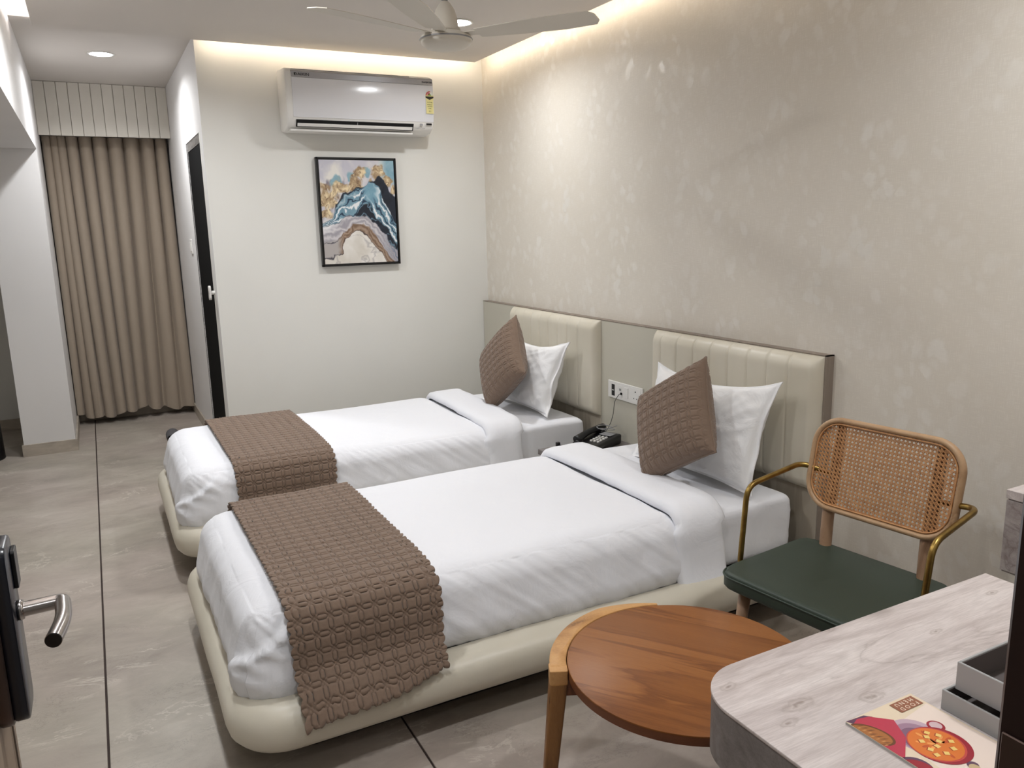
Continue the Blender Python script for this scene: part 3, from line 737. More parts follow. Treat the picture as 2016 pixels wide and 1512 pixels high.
def cushion(c, yaw, lean, roll, size, lab, seed):
    t = thing('cushion', lab, 'cushion', (c[0], c[1], 0.43))
    M = pose(c, yaw, lean, roll)
    obj('quilted_cover', xf(pillow_geo(size, size, 0.17, 144, 144, 0.075, True, 0.012, 0, seed, pw_=2.6), M), M_QUILT, t, smooth=True)
    # piped seam round the rim
    pts = []
    def rimp(u, v):
        y = u * size / 2 * (1 - 0.075 * (1 - v * v)); z = v * size / 2 * (1 - 0.075 * (1 - u * u)); return Vector((0.0, y, z))
    for k in range(24): pts.append(rimp(-1 + k / 12, 1))
    for k in range(24): pts.append(rimp(1, 1 - k / 12))
    for k in range(24): pts.append(rimp(1 - k / 12, -1))
    for k in range(25): pts.append(rimp(-1, -1 + k / 12))
    obj('piping', tube([M @ p for p in pts], 0.0038, 8), M_QUILT, t, smooth=True)
R_ = math.radians
cushion((-0.452, -2.584, 0.690), R_(-3.4), R_(22), R_(-34.4), 0.405, 'brown quilted square cushion propped on the bed nearer the armchair', 1)
cushion((-0.432, -1.050, 0.704), R_(-2), R_(18), R_(-44), 0.405, 'brown quilted square cushion standing on its corner on the bed beside the back wall', 2)
def pillow(c, yaw, lean, w_, h_, lab, seed, roll=0):
    t = thing('pillow', lab, 'pillow', (c[0], c[1], 0.43))
    obj('pillowcase', xf(pillow_geo(w_, h_, 0.15, 96, 64, 0.11, False, 0.055, 0.011, seed, 0.035), pose(c, yaw, lean, roll)), M_PILLOW, t, smooth=True)
    return t
p1 = pillow((-0.245, -2.50, 0.642), R_(0), R_(20), 0.74, 0.45, 'white rectangular pillow against the headboard on the bed nearer the armchair', 4, R_(-2))
p2 = pillow((-0.245, -1.00, 0.634), R_(0), R_(20), 0.70, 0.43, 'white rectangular pillow against the headboard on the bed beside the back wall', 9, R_(-1))

# ------------------------------------------------------------------ nightstand, phone, socket
def nightstand():
    t = thing('nightstand', 'small grey wood bedside shelf unit between the two beds', 'nightstand', (-0.25, -1.705, 0.10))
    obj('top', bbox(-0.50, -0.043, -1.875, -1.56, 0.312, 0.34, 0.0015, 1), M_DESKSHADE, t)
    obj('body', bbox(-0.47, -0.043, -1.80, -1.60, 0.0, 0.311, 0.0015, 1), M_DESKSHADE, t)
    obj('drawer_front', bbox(-0.485, -0.471, -1.795, -1.605, 0.14, 0.305, 0.0015, 1), M_DESKSHADE, t)
nightstand()
def phone():
    cx_, cy_, z0 = -0.205, -1.665, 0.341
    ang = math.atan2(0.10, 0.25)
    t = thing('telephone', 'black desk telephone with keypad on the bedside shelf', 'telephone', (cx_, cy_, z0))
    M = Matrix.Translation((cx_, cy_, z0)) @ Matrix.Rotation(ang, 4, 'Z')
    # local x: long axis (towards the headboard +), y: away from camera
    def wedge(x0, x1, y0, y1, za, zb_):
        v, f = rbox(x0, x1, y0, y1, 0, 0.03, 0.012, 0.012)
        v = [(x, y, z if z < 0.012 else z + (za + (zb_ - za) * (x - x0) / (x1 - x0))) for x, y, z in v]; return v, f
    obj('base', xf(wedge(-0.125, 0.105, -0.085, 0.075, 0.004, 0.022), M), M_BLACK, t, smooth=True)
    h = []
    for k in range(21):
        s = -1 + k / 10; h.append((s * 0.118, 0.045, 0.054 + 0.014 * (1 - s * s) + 0.008 * s))
    hs = obj('handset', xf(tube(h, [0.012 + 0.008 * abs(-1 + k / 10) ** 2.5 + 0.004 for k in range(21)], 14), M), M_BLACK, t, smooth=True)
    for xx, zz, nm in ((0.1, 0.056, 'earpiece'), (-0.1, 0.044, 'mouthpiece')):
        obj(nm, xf(lathe([(0.022, -0.020), (0.024, -0.010), (0.020, 0.004)], (xx, 0.045, zz), 20), M), M_BLACK, hs, smooth=True)
    for r in range(4):
        for c in range(3):
            x = -0.075 + r * 0.024; y = -0.058 + c * 0.021; z = 0.034 + 0.018 * (x + 0.125) / 0.23 + 0.004
            obj('key', xf(bbox(x, x + 0.014, y, y + 0.011, z - 0.004, z + 0.004, 0.001, 1), M), M_WHITEP if (r + c) % 1 == 0 else M_GREYP, t)
    obj('display_plate', xf(bbox(0.03, 0.085, -0.06, 0.01, 0.048, 0.053, 0.002, 1), M), M_GREYP, t)
    # line cord up to the wall plate
    pts = fillet([(-0.13, -1.60, 0.36), (-0.085, -1.60, 0.41), (-0.075, -1.62, 0.47), (-0.085, -1.650, 0.56), (-0.066, -1.662, 0.594), (-0.058, -1.665, 0.597)], 0.03, 6)
    tag(obj('phone_cord', tube(pts, 0.0016, 6), M_BLACK, None, smooth=True), 'thin dark phone line hanging from the wall socket plate', 'cord')
    pts = fillet([(-0.335, -1.672, 0.362), (-0.36, -1.66, 0.358), (-0.385, -1.632, 0.354), (-0.40, -1.60, 0.356)], 0.02, 4)
    hc = thing('handset_cord', 'short black handset cord with plug left of the telephone', 'cord', (-0.37, -1.64, 0.345))
    obj('lead', tube(pts, 0.004, 8), M_BLACK, hc, smooth=True); obj('plug', bbox(-0.412, -0.392, -1.606, -1.588, 0.342, 0.37, 0.002, 1), M_BLACK, hc)
    # coiled grey cable lying on the phone
    pts = [(-0.14 + 0.05 * math.cos(a * 1.0) + 0.0015 * a, -1.640 + 0.035 * math.sin(a), 0.415 + 0.012 * math.sin(a * 0.7)) for a in np.linspace(0, 4 * PI, 60)]
    tag(obj('coiled_cable', tube(pts, 0.0022, 6), M_GREYP, None, smooth=True), 'thin grey cable loosely coiled on top of the telephone', 'cable')
    tag(obj('note_pad', bbox(-0.28, -0.12, -1.85, -1.775, 0.341, 0.349, 0.001, 1), M_WHITEP), 'white note pad on the bedside shelf beside the telephone', 'note pad')
phone()
def wall_plate():
    x = HX - 0.0005
    t = thing('socket_plate', 'long white wall socket plate on the headboard between the beds', 'wall socket', (x, -1.69, 0.56))
    def P(y0, y1, z0, z1, d0, d1, m, nm, b=0.0012, lab=None): return obj(nm, bbox(x - d1, x - d0, y0, y1, z0, z1, b, 2), m, t, label=lab)
    P(-1.842, -1.540, 0.560, 0.652, 0, 0.009, M_WHITEP, 'plate', 0.003)
    P(-1.602, -1.575, 0.574, 0.635, 0.009, 0.0105, M_BLACK, 'rocker', lab='black light switch')
    P(-1.598, -1.580, 0.602, 0.606, 0.0105, 0.0115, M_WHITEP, 'indicator')
    P(-1.668, -1.625, 0.575, 0.637, 0.009, 0.0105, M_WHITEP, 'phone_jack')
    P(-1.662, -1.646, 0.610, 0.622, 0.0105, 0.0125, M_GREYP, 'jack_port'); P(-1.672, -1.660, 0.590, 0.602, 0.0105, 0.016, M_BLACK, 'jack_plug')
    P(-1.722, -1.692, 0.578, 0.634, 0.009, 0.013, M_WHITEP, 'switch'); 
    s = P(-1.825, -1.745, 0.570, 0.642, 0.009, 0.0105, M_WHITEP, 'socket_face')
    for yy, zz, rr in ((-1.785, 0.625, 0.0042), (-1.772, 0.590, 0.0032), (-1.798, 0.590, 0.0032)):
        obj('pin_hole', tube([(x - 0.0104, yy, zz), (x - 0.0112, yy, zz)], rr, 10), M_BLACK, s)
wall_plate()
tag(obj('wall_switch', join(bbox(XP - 0.008, XP - 0.0002, 1.03, 1.13, 1.33, 1.43, 0.002, 1), bbox(XP - 0.012, XP - 0.008, 1.05, 1.075, 1.35, 1.41, 0.001, 1), bbox(XP - 0.012, XP - 0.008, 1.085, 1.11, 1.35, 1.41, 0.001, 1)), M_WHITEP), 'small white light switch on the passage wall beside the bathroom door', 'light switch')

# ------------------------------------------------------------------ air conditioner
def aircon():
    x0, x1 = -1.342, -0.440; zb_, zt_ = 2.040, 2.372; yf = -0.215
    t = thing('air_conditioner', 'white split air conditioner high on the wall above the painting', 'air conditioner', ((x0 + x1) / 2, 0, zb_))
    # side profile (y, z) of the shell
    prof = [(-0.001, zb_ + 0.01), (-0.001, zt_ + 0.015), (-0.03, zt_ + 0.018), (-0.17, zt_ + 0.012), (-0.198, zt_), (-0.209, zt_ - 0.02), (-0.214, zt_ - 0.10), (-0.213, zt_ - 0.20), (-0.203, zt_ - 0.265), (-0.188, zb_ + 0.035), (-0.15, zb_ + 0.012), (-0.06, zb_ + 0.0)]
    def ext(pr, a, b, capped=True):
        n = len(pr); V = [(a, y, z) for y, z in pr] + [(b, y, z) for y, z in pr]
        F = [(i, (i + 1) % n, n + (i + 1) % n, n + i) for i in range(n)]
        if capped: F += [tuple(range(n))[::-1], tuple(range(n, 2 * n))]
        return V, F
    g0 = ext(prof, x0 + 0.0, x1)
    bm = bmesh.new(); vv = [bm.verts.new(p) for p in g0[0]]
    for q in g0[1]: bm.faces.new([vv[i] for i in q])
    ends = [e for e in bm.edges if abs(e.verts[0].co.x - e.verts[1].co.x) < 1e-5]
    bmesh.ops.bevel(bm, geom=ends, offset=0.010, segments=3, affect='EDGES', profile=0.5, clamp_overlap=True)
    bmesh.ops.recalc_face_normals(bm, faces=bm.faces[:])
    obj('shell', frombm(bm), M_WHITEP, t, smooth=True, auto=40)
    # front panel, proud by 4 mm, with the silver strip along its top
    fp = [(-0.207, zt_ - 0.042), (-0.216, zt_ - 0.06), (-0.219, zt_ - 0.12), (-0.218, zt_ - 0.20), (-0.209, zt_ - 0.262), (-0.203, zt_ - 0.262), (-0.205, zt_ - 0.1), (-0.203, zt_ - 0.042)]
    def strip_(pr, a, b, nm, m, lab=None):
        g1 = ext(pr, a, b); bm = bmesh.new(); vv = [bm.verts.new(p) for p in g1[0]]
        for q in g1[1]: bm.faces.new([vv[i] for i in q])
        bmesh.ops.recalc_face_normals(bm, faces=bm.faces[:]); return obj(nm, frombm(bm), m, t, smooth=True, auto=35, label=lab)
    fpz = []
    for k in range(14):
        s = k / 13; z = (zt_ - 0.044) + s * (-0.215); fpz.append((-0.2135 - 0.0065 * math.sin(PI * min(1, s * 1.05 + 0.05)) + 0.006 * s * s, z))
    fpz += [(-0.19, zt_ - 0.258), (-0.19, zt_ - 0.044)]
    strip_(fpz, x0 + 0.035, x1 - 0.004, 'front_panel', M_FACE)
    strip_([(-0.2155, zt_ - 0.042), (-0.2135, zt_ - 0.012), (-0.205, zt_ - 0.004), (-0.19, zt_ - 0.012), (-0.19, zt_ - 0.042)], x0 + 0.035, x1 - 0.004, 'trim_strip', M_SILV, 'silver strip')
    obj('intake_slot', box(x0 + 0.04, x1 - 0.15, -0.199, -0.188, zt_ + 0.001, zt_ + 0.0045), M_GREYP, t)
    # outlet: dark cavity, louvre and dividing fin
    z1 = zb_ + 0.050
    obj('outlet', xf(box(0, x1 - 0.135 - x0 - 0.05, 0, 0.042, -0.0015, 0.006), axes((x0 + 0.05, -0.2045, z1 + 0.008), (1, 0, 0), (0, 0.55, -1))), M_DARK, t, label='black air outlet')
    lv = obj('louvre', xf(bbox(0.006, x1 - 0.135 - x0 - 0.058, 0.017, 0.036, -0.008, -0.004, 0.0015, 2), axes((x0 + 0.05, -0.2045, z1 + 0.008), (1, 0, 0), (0, 0.55, -1))), M_WHITEP, t)
    obj('fin', xf(bbox(0.36, 0.363, 0.002, 0.02, -0.006, -0.002, 0.001, 1), axes((x0 + 0.05, -0.2045, z1 + 0.008), (1, 0, 0), (0, 0.55, -1))), M_GREYP, t)
    obj('lower_lip', bbox(x0 + 0.02, x1 - 0.13, -0.170, -0.05, zb_ - 0.001, zb_ + 0.012, 0.004, 2), M_WHITEP, t)
    # display and lettering
    Md = lambda px, pz, yy=-0.2155: axes((px, yy, pz), (1, 0, 0), (0, 0, 1))
    obj('display', xf(prism(rrect(0.036, 0.011, 0.002, 3), 0, 0.002), axes((x1 - 0.035, -0.2065, zb_ + 0.060), (1, 0, 0), (0, 0.35, 1))), M_BLACK, t)
    obj('badge', xf(prism(rrect(0.018, 0.012, 0.002, 3), 0, 0.002), axes((x1 - 0.085, -0.205, zb_ + 0.056), (1, 0, 0), (0, 0.35, 1))), M_GREYP, t)
    obj('small_print', text_geo('POWERFUL  ECO', 0.009, axes((x1 - 0.095, -0.199, zb_ + 0.036), (1, 0, 0), (0, 0.45, 1))), M_GREYP, t)
    obj('logo', join(text_geo('DAIKIN', 0.021, Md(x0 + 0.095, zt_ - 0.027, -0.2165), sx=1.25), ([(x0 + 0.050, -0.2165, zt_ - 0.020), (x0 + 0.062, -0.2165, zt_ - 0.018), (x0 + 0.056, -0.2165, zt_ - 0.036)], [(0, 2, 1)])), M_BLACK, t, label='black lettering and mark')
    obj('series_name', text_geo('INVERTER', 0.015, Md(x1 - 0.042, zt_ - 0.027, -0.2165)), M_BLACK, t)
    # energy label
    lx, lz = x1 - 0.030, zt_ - 0.105
    s = obj('energy_label', xf(prism([(-0.024, -0.105), (0.024, -0.105), (0.024, -0.025), (0.026, -0.014), (0.026, 0.006), (0.018, 0.021), (0, 0.028), (-0.018, 0.021), (-0.026, 0.006), (-0.026, -0.014), (-0.024, -0.025)], 0, 0.0006), Md(lx, lz, -0.2205)), mat('label_cream', rgb(226, 216, 150), 0.5), t)
    def lay(poly, m, k, nm): return obj(nm, xf(prism(poly, 0, 0.0004), Md(lx, lz, -0.2212 - 0.0004 * k)), m, s)
    half = [(0.024 * math.cos(a), 0.002 + 0.024 * math.sin(a)) for a in np.linspace(0, PI, 16)]
    lay([(-0.026, -0.004), (0.026, -0.004), (0.026, -0.012), (0.0, -0.024), (-0.026, -0.012)], M_BLACK, 0, 'black_band')
    lay(half, mat('label_white', rgb(225, 225, 220), 0.5), 0, 'star_field')
    redp = [(0.024 * math.cos(a), 0.002 + 0.024 * math.sin(a)) for a in np.linspace(PI * 0.42, PI, 12)] + [(0, 0.002)]
    lay(redp, mat('label_red', rgb(190, 30, 50), 0.5), 1, 'red_segment')
    lay([(0.010 * math.cos(a), 0.001 + 0.010 * math.sin(a)) for a in np.linspace(0, PI, 10)], mat('label_green', rgb(110, 150, 50), 0.5), 2, 'inner_arc')
    stars = []
    for a in (0.52, 0.7, 0.88):
        cx_, cz_ = 0.0165 * math.cos(PI * a), 0.002 + 0.0165 * math.sin(PI * a)
        st = [((0.0045 if k % 2 == 0 else 0.0018) * math.sin(k * PI / 5) + cx_, (0.0045 if k % 2 == 0 else 0.0018) * math.cos(k * PI / 5) + cz_) for k in range(10)][::-1]
        stars.append(xf(prism(st, 0, 0.0004), Md(lx, lz, -0.2224)))
    obj('stars', join(*stars), M_WHITEP, s)
    obj('small_text', join(text_geo('3 STAR', 0.011, Md(lx, lz - 0.040, -0.2214)), text_geo('ENERGY', 0.009, Md(lx, lz - 0.053, -0.2214)), text_geo('SAVINGS', 0.008, Md(lx, lz - 0.064, -0.2214)), text_geo('LABEL', 0.008, Md(lx, lz - 0.075, -0.2214)), text_geo('5.2', 0.012, Md(lx, lz - 0.092, -0.2214))), mat('label_ink', rgb(70, 80, 40), 0.6), s)
aircon()

# ------------------------------------------------------------------ painting
def art(u, v):
    def vn(x, y, s):
        xi = np.floor(x); yi = np.floor(y); fx = x - xi; fy = y - yi; fx = fx * fx * (3 - 2 * fx); fy = fy * fy * (3 - 2 * fy)
        def hh(a, b): return np.modf(np.abs(np.sin(a * 127.1 + b * 311.7 + s * 74.7) * 43758.5453))[0]
        return (hh(xi, yi) * (1 - fx) + hh(xi + 1, yi) * fx) * (1 - fy) + (hh(xi, yi + 1) * (1 - fx) + hh(xi + 1, yi + 1) * fx) * fy
    def fbm(x, y, s, o=4):
        t = 0; a = 0.5
        for k in range(o): t = t + a * vn(x, y, s + k); x = x * 2.03; y = y * 2.03; a *= 0.5
        return t / (1 - 0.5 ** o)
    # domain warp
    wx = fbm(u * 4, v * 5, 1) - 0.5; wy = fbm(u * 4, v * 5, 9) - 0.5
    wx2 = fbm(u * 9 + wx * 3, v * 11, 21) - 0.5; wy2 = fbm(u * 9, v * 11 + wy * 3, 33) - 0.5
    U = u + wx * 0.08 + wx2 * 0.05; V = v + wy * 0.12 + wy2 * 0.07
    c = lambda pts: np.interp(U, [p[0] for p in pts], [p[1] for p in pts])
    C1 = c([(0, .02), (.15, .06), (.24, .13), (.28, .22), (.41, .34), (.5, .32), (.62, .27), (.69, .17), (.8, .02), (.9, -.1), (1, -.2)])
    C2 = c([(0, .17), (.1, .21), (.2, .25), (.3, .34), (.42, .41), (.55, .41), (.65, .35), (.75, .23), (.87, .06), (1, -.06)])
    C3 = c([(0, .36), (.15, .4), (.3, .45), (.45, .48), (.6, .48), (.7, .42), (.8, .3), (.9, .18), (1, .12)])
    C4 = c([(0, .36), (.3, .45), (.45, .485), (.53, .55), (.62, .58), (.7, .50), (.8, .42), (.93, .24), (1, .17)])
    C5 = c([(0, .40), (.12, .45), (.22, .58), (.33, .66), (.5, .67), (.58, .72), (.64, .80), (.72, .77), (.78, .74), (.84, .62), (.92, .5), (1, .4)])
    C6 = c([(0, .40), (.12, .45), (.22, .60), (.33, .69), (.42, .67), (.58, .72), (.64, .80), (.72, .79), (.78, .83), (.85, .8), (.92, .7), (1, .64)])
    K = lambda r, g, b: np.array([r, g, b]) / 255.0
    def mixn(a, b, t): t = np.clip(t, 0, 1)[..., None]; return a * (1 - t) + b * t
    sh = u.shape + (3,)
    def full(col): return np.broadcast_to(col, sh).copy()
    n = fbm(U * 6, V * 7, 50); fl = fbm(U * 14 + n * 4, V * 14, 60)
    up = mixn(full(K(196, 194, 204)), full(K(228, 224, 218)), (n - .35) * 3)
    up = mixn(up, full(K(110, 104, 116)), np.clip((np.abs(fbm(U * 5, V * 3, 77) - .5) * -18 + 1), 0, 1) * (u < .35) * .8)
    blue = mixn(full(K(120, 160, 178)), full(K(160, 190, 200)), fl)
    tr = np.clip((u - .78) * 8, 0, 1) * np.clip((v - .72 - (1 - u) * .1) * 10, 0, 1); up = mixn(up, blue, tr)
    for bx, by, br in ((.2, .78, .075), (.62, .87, .06), (.42, .83, .07)):
        d = np.hypot((U - bx), (V - by) * 1.25) / br; up = mixn(up, blue * .98, (1.15 - d) * 4)
    # gold leaf
    gold = mixn(full(K(160, 134, 104)), full(K(232, 214, 176)), (fbm(U * 22, V * 22, 88) - .3) * 2.4)
    gold = mixn(gold, full(K(104, 78, 60)), (np.abs(fbm(U * 16, V * 16, 99) - .5) * -22 + 1) * .8)
    gm = 0 * u
    for bx, by, rx, ry in ((.1, .62, .14, .12), (.28, .74, .1, .07), (.45, .74, .11, .10), (.52, .88, .1, .10), (.76, .86, .09, .09), (.9, .78, .08, .06), (.98, .70, .07, .05), (.06, .50, .09, .05), (.67, .79, .05, .03)):
        d = np.hypot((U - bx) / rx, (V - by) / ry); gm = np.maximum(gm, np.clip((1.1 - d + (n - .5) * 1.8 + (fl - .5) * 1.2) * 3.5, 0, 1))
    up = mixn(up, gold, gm)
    img = up
    e = 0.012
    black = mixn(full(K(24, 26, 34)), full(K(52, 58, 70)), fl)
    img = mixn(img, black, (C6 - V) / e)
    # blue flow with white streaks following the arch
    f5 = (V - C4) / np.maximum(C5 - C4, .05)
    st = np.sin(f5 * 15 + n * 13 + fl * 3 + u * 3)
    bl = mixn(full(K(96, 132, 152)), full(K(138, 170, 184)), fl)
    bl = mixn(bl, full(K(232, 234, 236)), (st - .45) * 3 * np.clip(.25 + (u > .7) * .6 + (f5 < .75) * .5, 0, 1))
    bl = mixn(bl, full(K(42, 58, 78)), (-st - .72) * 4)
    tip = np.clip(1 - np.hypot((U - .66) / .13, (V - .68) / .13), 0, 1); bl = mixn(bl, mixn(full(K(104, 146, 168)), full(K(146, 182, 196)), fl * 1.3 - .2), tip * 1.8)
    img = mixn(img, bl, (C5 - V) / e)
    blk = mixn(black, full(K(120, 150, 168)), (np.sin(V * 60 + n * 22 + u * 10) - .72) * 3); img = mixn(img, blk, (C4 - V) / e)
    g3 = (V - C2) / np.maximum(C3 - C2, .03); st3 = np.sin(g3 * 12 + n * 14 + fl * 4)
    gr = mixn(full(K(160, 156, 164)), full(K(206, 202, 204)), st3 * .5 + .5); gr = mixn(gr, full(K(120, 128, 146)), np.clip((u - .75) * 4, 0, 1) * (st3 > .3))
    wl = np.clip((.30 - u) * 5, 0, 1) * np.clip((V - C2 - .08) * 12, 0, 1); gr = mixn(gr, full(K(232, 230, 232)), wl)
    img = mixn(img, gr, (C3 - V) / e)
    br = mixn(full(K(122, 98, 80)), full(K(168, 146, 128)), np.sin((V - C1) * 120 + n * 14 + fl * 4) * .5 + .5)
    lf = np.clip((.26 - u) * 12, 0, 1); br = mixn(br, full(K(176, 170, 168)), lf)
    img = mixn(img, br, (C2 - V) / e)
    img = mixn(img, full(K(40, 38, 48)), np.clip(1 - np.abs(V - C1 - .004) / .008, 0, 1) * .9)
    whi = mixn(full(K(212, 206, 196)), full(K(232, 228, 222)), (n - .3) * 2.2)
    whi = mixn(whi, full(K(150, 146, 148)), (np.abs(fbm(U * 3 + 5, V * 5, 120) - .5) * -40 + 1) * .5)
    img = mixn(img, whi, (C1 - V) / .006)
    img = mixn(img, full(K(50, 50, 62)), np.clip(1 - np.abs(V - (C2 - .02)) / .005, 0, 1) * lf * .9)
    return np.clip(img, 0, 1)
def painting():
    x0, x1, z0, z1 = -1.152, -0.643, 1.246, 1.908; y = -0.036; fw = 0.018
    t = thing('framed_painting', 'black framed abstract painting of blue, gold and grey marbled swirls', 'painting', ((x0 + x1) / 2, 0, z0))
    obj('frame', join(bbox(x0, x0 + fw * 0.6, y, -0.0005, z0, z1, 0.001, 1), bbox(x1 - fw * 0.6, x1, y, -0.0005, z0, z1, 0.001, 1), bbox(x0, x1, y, -0.0005, z0, z0 + fw * 0.6, 0.001, 1), bbox(x0, x1, y, -0.0005, z1 - fw * 0.6, z1, 0.001, 1)), M_FRAMEBLK, t)
    obj('shadow_gap', box(x0 + 0.01, x1 - 0.01, -0.024, -0.003, z0 + 0.01, z1 - 0.01), M_FRAMEBLK, t)
    n, m = 190, 246; a0, a1, b0, b1 = x0 + 0.0155, x1 - 0.0155, z0 + 0.0155, z1 - 0.0155
    U, V = np.meshgrid(np.linspace(0, 1, n + 1), np.linspace(0, 1, m + 1), indexing='ij')
    colr = art(U, V).reshape(-1, 3)
    verts = np.stack([a0 + U * (a1 - a0), np.full_like(U, -0.031), b0 + V * (b1 - b0)], -1).reshape(-1, 3)
    F = [(i * (m + 1) + j, (i + 1) * (m + 1) + j, (i + 1) * (m + 1) + j + 1, i * (m + 1) + j + 1) for i in range(n) for j in range(m)]
    mt = mat('canvas_print', (1, 1, 1, 1), 0.55, spec=0.3); g = G(mt)
    at_ = g.n('ShaderNodeAttribute', attribute_name='paint'); g.col(at_.outputs['Color'])
    o = obj('canvas', (verts.tolist(), F), mt, t)
    ca = o.data.color_attributes.new('paint', 'FLOAT_COLOR', 'POINT')
    lin = np.where(colr <= 0.04045, colr / 12.92, ((colr + 0.055) / 1.055) ** 2.4)
    ca.data.foreach_set('color', np.concatenate([lin, np.ones((len(lin), 1))], 1).astype(np.float32).ravel())
painting()

# ------------------------------------------------------------------ ceiling fan
def fan():
    c = (-1.24, -2.27, 0)
    t = thing('ceiling_fan', 'ivory ceiling fan hanging from the dropped ceiling', 'ceiling fan', (c[0], c[1], ZT))
    obj('down_rod', tube([(c[0], c[1], ZT), (c[0], c[1], 2.18)], 0.011, 12), M_GREYP, t, smooth=True)
    obj('ceiling_canopy', lathe([(0.062, 0.0), (0.060, -0.02), (0.045, -0.05), (0.014, -0.07)], (c[0], c[1], ZT), 32), M_OFFW, t, smooth=True)
    obj('motor_cup', lathe([(0.012, 0.095), (0.020, 0.088), (0.034, 0.066), (0.042, 0.04), (0.045, 0.012), (0.052, 0.004), (0.052, -0.004), (0.03, -0.006)], (c[0], c[1], 2.143), 36), M_OFFW, t, smooth=True)
    obj('motor', lathe([(0.028, 0.034), (0.06, 0.028), (0.086, 0.016), (0.092, 0.008), (0.092, 0.002), (0.088, 0.0), (0.088, -0.006), (0.086, -0.010), (0.072, -0.021), (0.045, -0.028), (0.0005, -0.030)], (c[0], c[1], 2.108), 48), M_OFFW, t, smooth=True, auto=50)
    obj('motor_band', lathe([(0.0925, 0.007), (0.094, 0.0045), (0.0925, 0.002)], (c[0], c[1], 2.108), 48, False), M_GREYP, t, smooth=True)
    for ang in (-159, -128, -51):
        a = math.radians(ang); R = Matrix.Translation((c[0], c[1], 2.122)) @ Matrix.Rotation(a, 4, 'Z') @ Matrix.Rotation(math.radians(-9), 4, 'X')
        pl = [(0.125, -0.038), (0.30, -0.055), (0.45, -0.060), (0.535, -0.056), (0.552, -0.03), (0.554, 0.02), (0.538, 0.05), (0.43, 0.06), (0.28, 0.052), (0.125, 0.036)]
        bl = obj('blade', xf(prism(pl, -0.0012, 0.0012), R), M_OFFW, t)
        obj('blade_arm', xf(bbox(0.07, 0.155, -0.018, 0.018, 0.0013, 0.0045, 0.001, 1), R), M_OFFW, bl)
fan()

